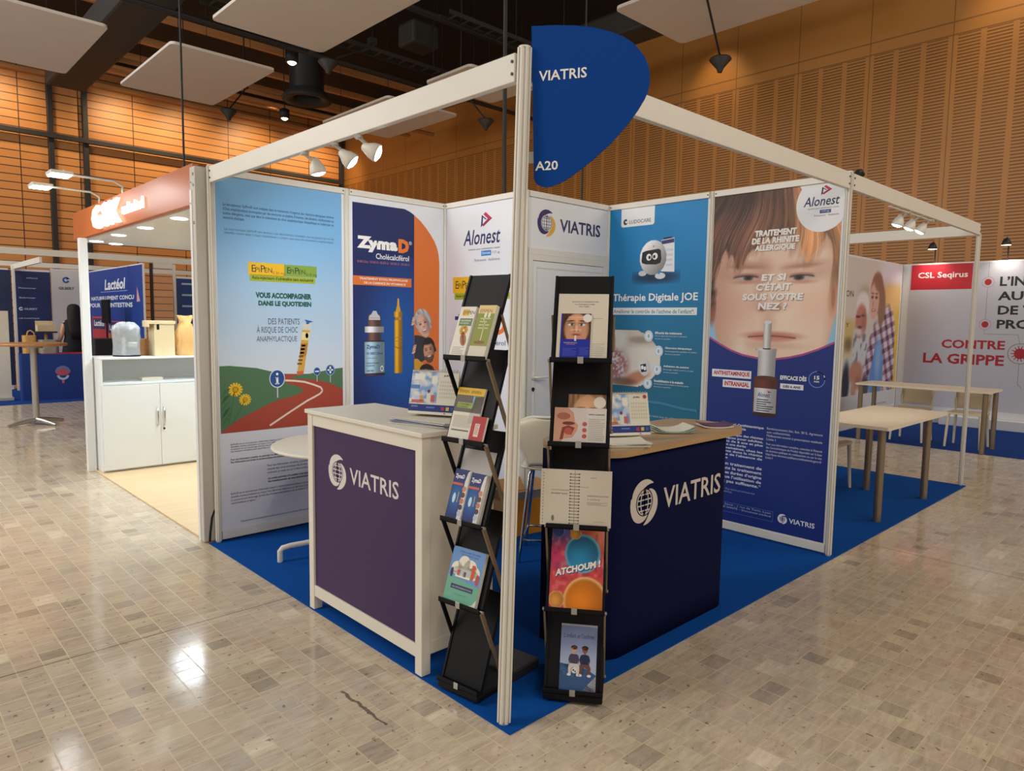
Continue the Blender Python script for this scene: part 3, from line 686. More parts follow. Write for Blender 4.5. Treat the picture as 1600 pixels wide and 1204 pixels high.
# ------------------------------------------------------------------ panel with the navy poster and three faces
def face_paint(skin, hair, kind):
    def shapes(U, V):
        hm = blob(U, V, .02, .12, .74, .84, .10)
        if kind == 'w2': hm = np.maximum(hm, blob(U, V, .05, -.40, .78, .72, .10))
        if kind == 'm': hm = np.maximum(blob(U, V, .02, .18, .62, .74, .10), blob(U, V, .62, -.06, .10, .16, .3))
        return hm, blob(U, V, -.05, -.14, .52, .78, .10)
    def fn(U, V):
        C = np.ones(U.shape+(3,))*np.array(hair, float); hm, f = shapes(U, V)
        st = vnoise(U*11+V*3, V*4, 3); C = C*(.72+.55*st[..., None])
        C = blend(C, skin, f); C = blend(C, np.array(skin)*1.1, f*blob(U, V, -.22, .05, .22, .5, .9)*.6)
        C = blend(C, np.array(skin)*.66, f*sstep(.02, .45, U)*.8)
        if kind == 'm': C = blend(C, np.array(hair)*1.5, f*sstep(-.30, -.48, V)*.75); C = blend(C, np.array(hair), blob(U, V, -.02, .62, .55, .22, .2))
        for q in (-.28, .17):
            C = blend(C, (52, 34, 30), blob(U, V, q, .03, .10, .045, .5)); C = blend(C, np.array(hair)*.75, blob(U, V, q, .16, .14, .032, .6)*.7)
        C = blend(C, np.array(skin)*.62, blob(U, V, -.03, -.20, .09, .05, .6)); C = blend(C, np.array(skin)*1.12, blob(U, V, -.07, -.06, .035, .16, .8))
        C = blend(C, (150, 66, 58), blob(U, V, -.06, -.46, .22, .085, .3)); C = blend(C, (246, 240, 236), blob(U, V, -.06, -.43, .18, .045, .3))
        C = blend(C, np.array(skin)*.7, blob(U, V, -.05, -.62, .20, .03, .8)*.6)
        return C
    def mask(U, V):
        hm, f = shapes(U, V); return np.maximum(hm, f) > .5
    return fn, mask
def art_vitamin():
    A = Art(); W0 = 1.06
    A.rect(1.052, .08, 1.972, 2.533, 'e6e8ee').up()
    def bg_(U, V):
        C = np.ones(U.shape+(3,))*np.array((16, 32, 92.))
        C = blend(C, (10, 92, 176), blob(U, V, 1.58, 1.35, .36, .60, .75)*.9); return C
    A.paint(bg_, 1.08, .30, 1.666, 2.10, 24, 70)
    A.poly([(1.08, 2.10), (1.666, 2.10), (1.666, 2.45), (1.62, 2.473), (1.57, 2.488), (1.08, 2.488)], '10205c')
    cur = [(1.664, 2.45), (1.73, 2.408), (1.787, 2.358), (1.835, 2.306), (1.878, 2.252), (1.905, 2.20), (1.924, 2.14), (1.932, 2.06), (1.932, .30), (1.666, .30)]
    A.poly(cur, 'e2742f').up(2)
    A.text('Zyma', 1.12, 2.112, 1.50, 2.235, 'f4f2f0', .065); A.text('D', 1.508, 2.128, 1.614, 2.24, 'ee7a2c', .07); A.fit('®', 1.612, 2.20, .03, 'f4f2f0')
    A.text('Cholécalciférol', 1.292, 2.063, 1.613, 2.108, 'f0f0f0', .012)
    A.text('10 000 UI/ml · 50 000 UI · 80 000 UI · 100 000 UI · 200 000 UI', 1.12, 2.025, 1.62, 2.045, 'b06a6a', .01)
    A.rect(1.082, 1.850, 1.638, 1.922, 'e2742f').up()
    A.text('TRAITEMENT ET/OU PROPHYLAXIE', 1.14, 1.893, 1.60, 1.911, 'f8e8de', .03); A.text('DE LA CARENCE EN VITAMINE D', 1.18, 1.861, 1.58, 1.879, 'f8e8de', .03)
    # vial
    def grad(u0, u1, c, hi=1.5):
        return lambda U, V: np.clip(np.array(c, float)*(0.62+.38*hi*np.exp(-((U-(u0+.3*(u1-u0)))/((u1-u0)*.28))**2))[..., None], 0, 255)
    A.paint(grad(1.214, 1.337, (110, 78, 74)), 1.214, 1.40, 1.337, 1.62, 12, 3).up()
    A.paint(grad(1.182, 1.372, (76, 50, 52)), 1.182, 1.125, 1.372, 1.41, 12, 3); A.up()
    A.up(); A.poly([(1.222, 1.575), (1.330, 1.575), (1.326, 1.606), (1.306, 1.622), (1.292, 1.648), (1.262, 1.648), (1.248, 1.622), (1.226, 1.606)], 'cbc8cc'); A.up(); A.rect(1.222, 1.588, 1.330, 1.592, '9f9ca2'); A.up(-2)
    A.paint(grad(1.185, 1.364, (222, 222, 226)), 1.185, 1.474, 1.364, 1.522, 12, 2)
    A.paint(grad(1.182, 1.371, (170, 205, 226), 1.3), 1.182, 1.145, 1.371, 1.398, 12, 2); A.up()
    A.fit('ZymaD', 1.20, 1.345, .03, '1e3e7e', .03); A.fit('10 000 UI/ml', 1.20, 1.295, .022, '1e3e7e', .02); A.fit('Cholécalciférol', 1.20, 1.262, .012, '1e3e7e'); A.fit('Solution buvable', 1.20, 1.222, .013, '20304e', .02); A.fit('en gouttes', 1.20, 1.202, .013, '20304e', .02); A.fit('VIATRIS', 1.20, 1.158, .014, '1e3e7e', .03)
    A.ring(1.345, 1.18, .010, .015, 'f2f6f8', 0, 2*PI, 14, 1.6)
    # ampoule
    g2 = lambda U, V: np.array((226, 166, 26.))*(0.62+.5*np.exp(-((U-1.49)/.022)**2))[..., None]
    A.paint(g2, 1.466, 1.135, 1.545, 1.575, 12, 4); A.paint(g2, 1.462, 1.60, 1.547, 1.645, 12, 2)
    A.poly([(1.478, 1.645), (1.53, 1.645), (1.516, 1.70), (1.512, 1.755), (1.499, 1.755), (1.494, 1.70)], 'e0a52a'); A.rect(1.474, 1.575, 1.537, 1.60, 'c08518'); A.up()
    A.line([(1.466, 1.36), (1.50, 1.345), (1.545, 1.345)], .006, '8a5a14'); A.rect(1.470, 1.43, 1.542, 1.435, 'b47c18'); A.rect(1.470, 1.40, 1.542, 1.404, 'b47c18')
    # three people at the edge of the orange field
    def head(u, v, r, sk, hr, kd, tilt):
        fn, mk = face_paint(sk, hr, kd); c, w = math.cos(tilt), math.sin(tilt)
        X = lambda U, V: (((U-u)*c+(V-v)*w)/r, (-(U-u)*w+(V-v)*c)/(r*1.12))
        A.paint(lambda U, V: fn(*X(U, V)), u-r*1.25, v-r*1.35, u+r*1.2, v+r*1.3, 46, 52, lambda a, b: mk(*X(a, b)) & (a < 1.93) & (a > 1.64)); A.up()
    A.poly([(1.668, 1.45), (1.70, 1.45), (1.76, 1.44), (1.82, 1.41), (1.80, 1.25), (1.668, 1.18)], '34343e').up()
    head(1.762, 1.550, .118, (216, 170, 150), (176, 176, 178), 'w', .35)
    A.poly([(1.668, 1.25), (1.70, 1.25), (1.74, 1.22), (1.82, 1.17), (1.80, .98), (1.668, .98)], 'd89a2c').up()
    head(1.822, 1.322, .108, (200, 146, 116), (40, 28, 26), 'm', .18)
    head(1.800, 1.06, .135, (208, 154, 126), (40, 26, 28), 'w2', .12)
    for hu, hv in ((1.652, 1.575), (1.66, 1.335), (1.655, 1.09)):
        for k in range(4): A.ell(hu+.004*k, hv+.018*k-.03, .020, .009, ('e3bba4', 'd5a58c')[k % 2], rot=.5)
    return A
pB = panel((1.052, 3.0), 0, .926, 'infill panel with the navy poster of a vial, an ampoule and three people')
o = art_vitamin().build('poster', 'print_matte', pB, (-1.052, -.0055, 0)); o['label'] = 'navy and orange poster with vial and three faces'

# ------------------------------------------------------------------ white panel with the nasal spray name, in the inner corner
def name_mark(A, u0, v0, u1, v1, dark='1c2b5e'):
    """name in slanted lettering with the two-tone arrow above; box spans the name"""
    w = u1-u0; h = v1-v0
    A.text('Alonest', u0, v0, u1, v1, dark, .012, .22)
    a, b, s = u0+w*.48, v1+h*.10, w*.30
    A.poly([(a, b), (a+s*.08, b+s*.72), (a+s*.20, b+s*.60), (a+s*.16, b+s*.10)], dark); A.poly([(a+s*.08, b+s*.72), (a+s*.55, b+s*.42), (a+s*.42, b+s*.42), (a+s*.14, b+s*.60)], dark)
    A.poly([(a+s*.42, b+s*.86), (a+s*1.0, b+s*.45), (a+s*.62, b+s*.45), (a+s*.22, b+s*.74)], 'c4254e'); A.poly([(a+s*1.0, b+s*.45), (a+s*.22, b+s*.02), (a+s*.14, b+s*.16), (a+s*.62, b+s*.45)], 'a01c48')
    return A
def art_nasal():
    A = Art(); A.rect(-2.972, .08, -2.028, 2.533, 'e9e9ee').up()
    name_mark(A, -2.745, 2.205, -2.285, 2.330)
    A.text('Solution pour pulvérisation nasale', -2.68, 2.158, -2.29, 2.176, '2c3a66', .015)
    A.rect(-2.516, 2.110, -2.394, 2.152, '2f86d4').up(); A.text('Dymista', -2.505, 2.118, -2.405, 2.143, 'eef4fa', .01); A.text('/137 µg', -2.385, 2.117, -2.292, 2.143, '2c3a66')
    A.text('Fluticasone · Azélastine', -2.60, 2.068, -2.29, 2.090, '4a5272')
    A.rect(-2.881, 1.812, -2.50, 1.948, 'f2c01c'); A.rect(-2.50, 1.845, -2.137, 1.942, '86a840'); A.rect(-2.86, 1.757, -2.155, 1.812, 'a7b52c').up()
    A.fit('E', -2.845, 1.850, .070, '2a2a22'); A.fit('PI', -2.808, 1.850, .048, '2a2a22'); A.fit('P', -2.755, 1.850, .070, '2a2a22'); A.fit('EN', -2.713, 1.850, .048, '2a2a22'); A.fit('E', -2.46, 1.865, .062, '2a2a22'); A.fit('PI', -2.427, 1.865, .044, '2a2a22'); A.fit('P', -2.378, 1.865, .062, '2a2a22'); A.fit('EN', -2.34, 1.865, .044, '2a2a22')
    A.text('Auto-injecteurs d’adrénaline sans exclusivité', -2.84, 1.768, -2.18, 1.80, '1c2c12', .02)
    A.text('Zyma', -2.86, 1.44, -2.36, 1.615, '24306c', .045); A.text('D', -2.345, 1.47, -2.21, 1.615, 'ee7a2c', .05); A.text('Cholécalciférol', -2.66, 1.385, -2.21, 1.425, '24306c')
    return A
pC = panel((2.0, 2.978), -PI/2, .956, 'white infill panel with the product names, partly hidden by the left brochure stand')
o = art_nasal().build('poster', 'print_matte', pC, (2.978, -.0055, 0)); o['label'] = 'white poster with three product names'

# ------------------------------------------------------------------ white panel with the purple and gold emblem above the store door
t = thing('door_panel', 'white infill panel with purple and gold round emblem above a white door', 'door', (2.022, 2.0, 0))
MB().box(0, -.004, 2.15, .956, .004, 2.535).build('board', 'white_panel', t)
MB().box(0, -.016, 2.536, .956, .016, 2.58).build('top_rail', 'white_metal', t, bevel=.002)
MB().box(0, -.016, 2.10, .956, .016, 2.150).build('lintel_rail', 'white_metal', t, bevel=.002)
m = MB(); m.box(0, -.016, .022, .045, .016, 2.10); m.box(.911, -.016, .022, .956, .016, 2.10); m.box(.045, -.016, 2.055, .911, .016, 2.10); m.build('door_frame', 'white_metal', t, bevel=.002)
d = MB().box(.049, -.012, .03, .907, .012, 2.05).build('door_leaf', 'white_panel', t, bevel=.002)
m = MB()
for a in ((.075, -.016, .06, .088, -.012, 2.01), (.868, -.016, .06, .881, -.012, 2.01), (.088, -.016, 1.997, .868, -.012, 2.01), (.088, -.016, .06, .868, -.012, .073)): m.box(*a)
m.build('edge_bead', 'white_metal', d)
m = MB(); m.cyl((.07, -.012, 1.143), (.07, -.022, 1.143), .022, n=14); m.tube([(.07, -.02, 1.143), (.07, -.052, 1.143), (.085, -.058, 1.143), (.195, -.056, 1.142)], .009, 10); m.build('door_handle', 'white_metal', d)
m = MB(); m.cyl((.068, -.012, 1.048), (.068, -.019, 1.048), .015, n=14); m.box(.064, -.0205, 1.028, .072, -.018, 1.045); m.build('lock', 'dark_metal', d)
A = Art(); swirl_logo(A, 2.221, 2.354, .104, '3a1f5e', 'e0a83a', '8a8f9c'); A.up(2).text('VIATRIS', 2.376, 2.300, 2.882, 2.402, '2a2c5e', .018)
o = A.build('emblem', 'print_matte', t, (-2.022, -.0055, 0)); o['label'] = 'purple and gold emblem with dark lettering'

# ------------------------------------------------------------------ teal poster with the round white device
def art_teal():
    A = Art()
    A.paint(lambda U, V: blend(np.ones(U.shape+(3,))*np.array((16, 132, 196.)), (22, 104, 136), sstep(2.3, 1.0, V)), -1.992, .08, -1.037, 2.535, 3, 26); A.up()
    A.poly([(-1.86, 2.535), (-1.86, 2.405)]+[(-1.838+.022*math.cos(PI+PI/2*i/5), 2.405+.022*math.sin(PI+PI/2*i/5)) for i in range(6)]+[(-1.545+.022*math.cos(-PI/2+PI/2*i/5), 2.405+.022*math.sin(-PI/2+PI/2*i/5)) for i in range(6)]+[(-1.523, 2.535)], 'eeeef0').up()
    A.ell(-1.815, 2.425, .022, .024, '1f2c40').up(); A.ell(-1.806, 2.430, .013, .016, 'eeeef0').up().ell(-1.808, 2.44, .008, .010, '1f2c40'); A.text('LUDOCARE', -1.775, 2.407, -1.557, 2.437, '2c3a4c')
    A.paint(lambda U, V: blend(np.ones(U.shape+(3,))*np.array((16, 118, 176.)), (10, 40, 66), blob(U, V, -1.50, 1.955, .20, .045, .7)*.9), -1.73, 1.90, -1.26, 2.01, 40, 14); A.up()
    A.poly([(-1.448, 2.25), (-1.325, 2.262), (-1.316, 1.992), (-1.446, 2.0)], 'e9ebf2').up(); A.poly([(-1.446, 2.245), (-1.327, 2.256), (-1.326, 2.225), (-1.446, 2.215)], '3a3a78'); A.poly([(-1.43, 2.255), (-1.35, 2.262), (-1.35, 2.272), (-1.425, 2.268)], '20242c')
    for k in range(4): A.rect(-1.40, 2.04+.04*k, -1.335, 2.058+.04*k, 'd3d8e6')
    def ball(U, V):
        x, y = (U+1.525)/.128, (V-2.115)/.138
        sh = np.clip(.80-.25*(x*.8-y*.7), .4, 1.02); return np.clip(np.array((246, 246, 250.))*sh[..., None], 0, 255)
    A.up(2); A.ell(-1.625, 1.99, .04, .022, 'cfd2da'); A.ell(-1.45, 1.965, .05, .026, 'd8dae2'); A.up()
    A.paint(ball, -1.66, 1.97, -1.39, 2.26, 46, 50, lambda a, b: ((a+1.525)/.130)**2+((b-2.115)/.140)**2 < 1).up()
    A.poly([(-1.612+.02*math.cos(q)+ox, 2.118+.02*math.sin(q)+oy) for q, ox, oy in [(PI, -.006, -.025), (PI*.75, -.004, .03), (PI/2, .02, .035), (PI/2, .14, .045), (PI/4, .148, .038), (0, .15, -.02), (-PI/4, .146, -.035), (-PI/2, .12, -.04), (-PI/2, .02, -.035), (-PI*.75, -.004, -.03)]], '1c1c22').up()
    A.ell(-1.565, 2.12, .026, .028, 'f2f2f4'); A.ell(-1.505, 2.125, .026, .028, 'f2f2f4').up(); A.ell(-1.558, 2.118, .012, .014, '1c1c22'); A.ell(-1.512, 2.122, .012, .014, '1c1c22'); A.ell(-1.52, 2.205, .008, .008, '9a9aa2'); A.ell(-1.462, 1.995, .012, .018, '3b8fd0')
    A.text('Thérapie Digitale JOE', -1.925, 1.745, -1.092, 1.826, 'f4f6f8', .022)
    A.rect(-1.985, 1.649, -1.096, 1.708, 'e6ebee').up(); A.text('Améliorer le contrôle de l’asthme de l’enfant*.', -1.915, 1.660, -1.118, 1.696, '2e6c8a', .006)
    def photo(U, V):
        C = np.ones(U.shape+(3,))*np.array((206, 196, 182.))
        C = blend(C, (150, 134, 120), blob(U, V, -1.62, 1.44, .12, .03, .6)*.8); C = blend(C, (226, 220, 210), sstep(1.40, 1.36, V)*sstep(-1.82, -1.70, U)*.8)
        C = blend(C, (232, 230, 226), blob(U, V, -1.90, 1.45, .13, .12, .4)*.8); C = blend(C, (86, 58, 44), blob(U, V, -1.99, 1.43, .09, .09, .3))
        C = blend(C, (208, 152, 124), blob(U, V, -1.955, 1.35, .07, .10, .3)); pat = vnoise(U*60, V*60, 2)
        C = blend(C, (190, 130, 120), blob(U, V, -1.88, 1.22, .14, .12, .35)); C = blend(C, (220, 220, 232), blob(U, V, -1.88, 1.22, .14, .12, .35)*sstep(.5, .7, pat)); C = blend(C, (120, 90, 130), blob(U, V, -1.90, 1.24, .12, .10, .4)*sstep(.45, .25, pat)*.7)
        C = blend(C, (196, 134, 104), blob(U, V, -1.66, 1.12, .14, .05, .4, .35)); C = blend(C, (90, 60, 52), blob(U, V, -1.80, 1.08, .14, .035, .5)*.6)
        return C
    A.up(); A.paint(photo, -1.99, 1.045, -1.42, 1.52, 60, 50, lambda a, b: ((a+1.92)/.50)**2+((b-1.28)/.285)**2 < 1).up()
    A.paint(lambda U, V: np.clip(np.array((240, 238, 240.))*(.9-.9*(U+1.577))[..., None], 0, 255), -1.63, 1.14, -1.515, 1.29, 18, 20, lambda a, b: ((a+1.572)/.055)**2+((b-1.215)/.072)**2 < 1).up()
    A.poly([(-1.615, 1.235), (-1.56, 1.245), (-1.55, 1.18), (-1.605, 1.17)], '1c1c22').up(); A.ell(-1.595, 1.212, .014, .018, 'f2f2f4'); A.ell(-1.568, 1.205, .013, .017, 'f2f2f4')
    for (u, v), (a, b, w) in (((-1.541, 1.475), ('Efficacité des traitements', 'Suivi et rappels des prises selon l’ordonnance', .30)), ((-1.439, 1.353), ('Observance thérapeutique', 'Accompagnement quotidien de l’enfant', .29)), ((-1.449, 1.205), ('Adhésion du patient', 'Encourage l’enfant à suivre son plan', .28)), ((-1.537, 1.082), ('Sensibilisation à la maladie', 'Connaissances de la maladie et des bons gestes', .33))):
        A.ell(u, v, .044, .046, 'dfe6ec').up().ring(u, v, .034, .040, 'aac6d8'); A.ell(u, v, .010, .016, '8fb0c6'); A.up(-1)
        A.text(a, u+.063, v+.018, u+.063+w*.85, v+.038, 'f0f4f6', .02); A.text(b, u+.063, v-.006, u+.063+w, v+.010, 'c6dbe4'); A.text('de soins au quotidien', u+.063, v-.028, u+.063+w*.5, v-.014, 'c6dbe4')
    A.up(); A.line([(-1.62, .93), (-1.4, .93), (-1.2, .905), (-1.06, .90)], .022, '3c7fa2'); A.text('Essai clinique multicentrique randomisé réalisé chez des enfants asthmatiques', -1.90, .80, -1.10, .825, 'a8c8d8')
    return A
pE = panel((3.0, 1.978), -PI/2, .956, 'infill panel with the teal poster of a round white device and phone')
o = art_teal().build('poster', 'print_matte', pE, (1.978, -.0055, 0)); o['label'] = 'teal poster with a round white device'

# ------------------------------------------------------------------ poster with the boy's face and a nasal spray
def boy(U, V):
    u = U+.985; z = V
    C = np.ones(u.shape+(3,))*np.array((146, 196, 232.))
    # skin: broad face filling the sheet
    fx = (u-.485)/.475; face = 1-sstep(.96, 1.03, np.abs((u-.485)/(.475-.055*sstep(1.75, 1.40, z)-.05*sstep(1.50, 1.33, z))))
    sk = np.ones(u.shape+(3,))*np.array((233, 202, 180.))
    sk = blend(sk, (246, 218, 194), blob(u, z, .66, 1.62, .26, .24, .8)); sk = blend(sk, (196, 148, 124), sstep(.30, .0, u)*.85); sk = blend(sk, (206, 158, 130), sstep(.84, .95, u)*.6)
    sk = blend(sk, (184, 136, 116), blob(u, z, .30, 1.965, .20, .065, .7)*.75); sk = blend(sk, (196, 150, 126), blob(u, z, .70, 1.955, .19, .06, .7)*.7)
    sk = blend(sk, (198, 150, 128), blob(u, z, .405, 1.90, .045, .15, .9)*.6); sk = blend(sk, (236, 204, 182), blob(u, z, .50, 1.88, .06, .20, .8)*.8)
    sk = blend(sk, (216, 150, 132), blob(u, z, .19, 1.70, .17, .12, .9)*.35); sk = blend(sk, (228, 170, 146), blob(u, z, .80, 1.70, .12, .12, .9)*.35)
    sk = blend(sk, (212, 164, 140), blob(u, z, .47, 1.725, .13, .055, .6)*.6); sk = blend(sk, (140, 88, 74), blob(u, z, .425, 1.70, .036, .020, .6)*.9); sk = blend(sk, (150, 98, 82), blob(u, z, .53, 1.702, .034, .018, .6)*.8); sk = blend(sk, (238, 208, 188), blob(u, z, .475, 1.77, .05, .05, .9)*.7)
    sk = blend(sk, (206, 158, 136), blob(u, z, .475, 1.60, .045, .07, .9)*.5)
    # mouth
    up = np.exp(-((u-.50)/.17)**2)
    sk = blend(sk, (200, 122, 108), blob(u, z, .505, 1.503, .20, .030, .5)*.85); sk = blend(sk, (216, 140, 124), blob(u, z, .50, 1.482, .14, .022, .6)*.8)
    sk = blend(sk, (128, 66, 58), np.exp(-((z-1.497-.006*np.cos((u-.5)*14))/.005)**2)*(np.abs(u-.505) < .18))
    sk = blend(sk, (204, 156, 132), blob(u, z, .50, 1.435, .20, .025, .9)*.5); sk = blend(sk, (236, 226, 216), blob(u, z, .265, 1.415, .045, .05, .8)*.5)
    # faint brows and lowered eyes
    for cu, cz, w, sl in ((.27, 2.02, .13, -.10), (.73, 2.005, .13, .10)):
        sk = blend(sk, (176, 128, 98), blob(u, z, cu, cz, w, .022, .9, sl)*.35)
    sk = blend(sk, (206, 152, 128), blob(u, z, .44, 1.98, .05, .07, .9)*.5)
    for cu, cz, w, s, sl in ((.285, 1.925, .10, 1, -.05), (.703, 1.917, .088, -1, .06)):
        sk = blend(sk, (232, 192, 168), blob(u, z, cu, cz+.045, w*1.1, .030, .8)*.8); sk = blend(sk, (150, 102, 84), blob(u, z, cu, cz+.075, w*1.2, .012, .9, sl)*.55)
        sk = blend(sk, (196, 176, 166), blob(u, z, cu, cz-.004, w*.85, .017, .4)); sk = blend(sk, (70, 64, 64), blob(u, z, cu+s*.02, cz-.004, .036, .020, .35)); sk = blend(sk, (30, 24, 24), blob(u, z, cu+s*.02, cz-.002, .016, .012, .4))
        ld = z-cz-.012+1.3*(u-cu)**2
        sk = blend(sk, (66, 42, 36), np.exp(-(ld/.006)**2)*(1-sstep(w*.85, w*1.1, np.abs(u-cu)))); sk = blend(sk, (150, 100, 84), np.exp(-((ld-.012)/.007)**2)*(1-sstep(w*.7, w*1.1, np.abs(u-cu)))*.6)
        sk = blend(sk, (200, 140, 120), blob(u, z, cu, cz-.034, w*.95, .012, .8)*.8)
    C = C*(1-face[..., None])+sk*face[..., None]
    # ear, right
    C = blend(C, (214, 160, 130), blob(u, z, .925, 1.76, .035, .12, .3)); C = blend(C, (182, 120, 92), blob(u, z, .925, 1.77, .014, .07, .5)); C = blend(C, (150, 98, 80), blob(u, z, .02, 1.70, .03, .12, .4))
    # hair: fringe of overlapping locks falling from the crown
    edge = np.interp(u, [0, .03, .09, .16, .22, .30, .36, .42, .50, .56, .62, .68, .74, .80, .86, .90, .95], [1.66, 1.86, 2.02, 2.10, 2.06, 2.13, 2.09, 2.14, 2.11, 2.15, 2.10, 2.16, 2.11, 2.15, 2.10, 2.02, 1.82])
    lean = -.30+.75*(u-.28); fl = u+(z-2.08)*lean+.03*np.sin(z*9+u*5)
    big = vnoise(fl*16, z*.9+3, 9); tuft = vnoise(fl*44, z*1.6, 5); fine = vnoise(fl*170, z*5, 8)
    e2 = z-edge+.11*(big-.5)*2+.05*(tuft-.5)*2
    hair = sstep(-.016, .022, e2+.02*(fine-.5))*.97
    wisps = sstep(-.10, .0, e2)*sstep(.70, .86, fine)*.75
    side = np.maximum(sstep(.060, .015, u-.03*(tuft-.5))*sstep(1.62, 1.80, z), sstep(.895, .94, u+.04*(tuft-.5))*sstep(1.74, 1.92, z))
    hair = np.maximum(np.maximum(hair, wisps), side)
    k = sstep(.22, .80, u+(2.2-z)*.25)
    base = np.array((104, 66, 52.))*(1-k)[..., None]+np.array((206, 144, 96.))*k[..., None]
    hc = base*(.50+.45*big+.40*tuft+.35*(fine-.4))[..., None]
    hc = blend(hc, (238, 200, 156), sstep(.62, .95, fine)*sstep(.35, .7, big)*sstep(.15, .6, u)*.55); hc = blend(hc, (196, 146, 122), sstep(.62, .95, fine)*(1-sstep(.2, .6, u))*.45)
    hc = hc*(1-.40*(sstep(2.25, 2.5, z)*(1-sstep(.25, .65, u)))[..., None])*(1-.25*(sstep(.10, .0, e2)*sstep(.5, .2, big))[..., None])
    sh = sstep(-.09, -.01, e2)*(1-hair); C = blend(C, np.array((176, 122, 98.)), sh*.45)
    C = C*(1-hair[..., None])+np.clip(hc, 0, 255)*hair[..., None]
    return C
def art_boy():
    A = Art()
    A.paint(boy, -.985, 1.31, -.035, 2.535, 190, 245).up()
    arc = [(-.985, 1.476), (-.89, 1.425), (-.80, 1.382), (-.70, 1.350), (-.586, 1.332), (-.51, 1.328), (-.436, 1.332), (-.34, 1.348), (-.247, 1.372), (-.14, 1.412), (-.035, 1.463)]
    A.line([(u, v+.006) for u, v in arc], .016, 'b04a86'); A.up()
    A.poly([(-.985, .085)]+[(-.035, .085)]+arc[::-1], '0d2a7c').up()
    A.poly([(-.328, 2.535)]+[(-.168+.178*math.cos(a), 2.40+.187*math.sin(a)) for a in np.linspace(PI*.80, PI*1.87, 30)]+[(-.035, 2.535)], 'ecebee').up()
    name_mark(A, -.296, 2.388, -.053, 2.452)
    A.text('Solution pour pulvérisation nasale', -.264, 2.366, -.057, 2.376, '2c3a66', .015); A.rect(-.182, 2.337, -.107, 2.360, '3a4a8c').up(); A.text('/137 µg', -.17, 2.342, -.12, 2.355, 'e8ecf4'); A.text('Fluticasone · Azélastine', -.218, 2.318, -.054, 2.330, '4a5272')
    for t, a, b, c, d in (('TRAITEMENT', -.643, 2.214, -.332, 2.258), ('DE LA RHINITE', -.665, 2.161, -.312, 2.205), ('ALLERGIQUE', -.64, 2.104, -.338, 2.152), ('ET SI', -.579, 1.895, -.393, 1.945), ('C’ÉTAIT', -.616, 1.826, -.35, 1.89), ('SOUS VOTRE', -.72, 1.757, -.264, 1.807), ('NEZ ?', -.597, 1.690, -.378, 1.742)):
        A.text(t, a+.005, b-.005, c+.005, d-.005, 'a88a7c', .045, .10); A.up(); A.text(t, a, b, c, d, 'f4f0ec', .045, .10); A.up(-1)
    A.up(2)
    g = lambda u0, u1, c: (lambda U, V: np.clip(np.array(c, float)*(.70+.34*np.exp(-((U-(u0+.35*(u1-u0)))/((u1-u0)*.33))**2))[..., None], 0, 255))
    A.paint(g(-.541, -.484, (226, 222, 220)), -.541, 1.405, -.484, 1.60, 10, 2); A.up(); A.ell(-.5125, 1.60, .0285, .012, 'e2dedc'); A.up(-1)
    A.paint(g(-.598, -.438, (226, 222, 220)), -.598, 1.395, -.438, 1.412, 10, 1); A.paint(g(-.574, -.440, (216, 212, 214)), -.574, 1.198, -.440, 1.395, 12, 2)
    A.paint(g(-.600, -.415, (112, 60, 44)), -.600, .93, -.415, 1.198, 14, 2).up(); A.ell(-.508, 1.198, .085, .016, '5c3328'); A.ell(-.508, .93, .091, .018, '3c2018').up(); A.paint(g(-.592, -.422, (224, 224, 228)), -.592, .945, -.422, 1.122, 14, 2).up()
    A.text('Alonest', -.565, 1.058, -.47, 1.092, '1c2b5e', .01, .2); A.poly([(-.49, 1.105), (-.455, 1.098), (-.485, 1.09)], 'b4224a')
    for k, w in enumerate((.09, .11, .075, .13, .12, .10)): A.rect(-.57, 1.035-.016*k, -.57+w, 1.042-.016*k, '3a4258')
    A.rect(-.943, 1.182, -.621, 1.240, 'e9e9ee'); A.rect(-.849, 1.108, -.621, 1.165, 'e9e9ee').up(); A.text('ANTIHISTAMINIQUE', -.93, 1.193, -.633, 1.230, 'c02c3c', .04); A.text('INTRANASAL', -.835, 1.119, -.633, 1.155, 'c02c3c', .04)
    A.text('EFFICACE DÈS', -.40, 1.194, -.210, 1.232, 'f0f0f4', .04); A.rect(-.397, 1.130, -.229, 1.168, 'e9e9ee').up(); A.text('DÈS 6 ANS', -.375, 1.139, -.25, 1.160, '1c2b5e', .04)
    A.ring(-.139, 1.213, .052, .058, '5f93d2', .6, 6.6); A.ring(-.139, 1.213, .052, .058, 'dfe8f4', 0, 1.6); A.text('15', -.158, 1.212, -.122, 1.238, 'f0f0f4', .03); A.text('min', -.158, 1.192, -.122, 1.206, 'f0f0f4', .02)
    A.para(['en spray nasal d’antihistaminique', 'et de corticostéroïde'], -.885, .845, -.505, .790, 'e6eaf6', .02)
    A.para(['Symptomatique des rhinites', 'allergiques pour adultes,', 'enfants de 6 ans et plus', 'pendant une durée', 'de 4 semaines, chez les', 'patients dont la rhinite', 'relève de l’absence de', 'réponse'], -.885, .765, -.505, .560, 'dfe4f4', .02)
    A.para(['est un traitement de', 'et dans le traitement', 'que des durées d’origine', 'lorsque l’utilisation de', 'n’est pas suffisante.*'], -.885, .545, -.505, .375, 'dfe4f4', .02)
    A.para(['Remboursement Séc. Soc. 30 %. Agrément', 'aux collectivités.', 'Médicament soumis à prescription médicale', 'Liste I'], -.479, .846, -.078, .742, 'd5dcf0')
    A.para(['Pour une information complète, consultez le Résumé', 'des Caractéristiques du Produit disponible sur la base', 'de données publique du médicament ou sur le site', 'http://base-donnees-publique.medicaments.gouv.fr', 'Liste I'], -.480, .732, -.076, .608, 'd5dcf0')
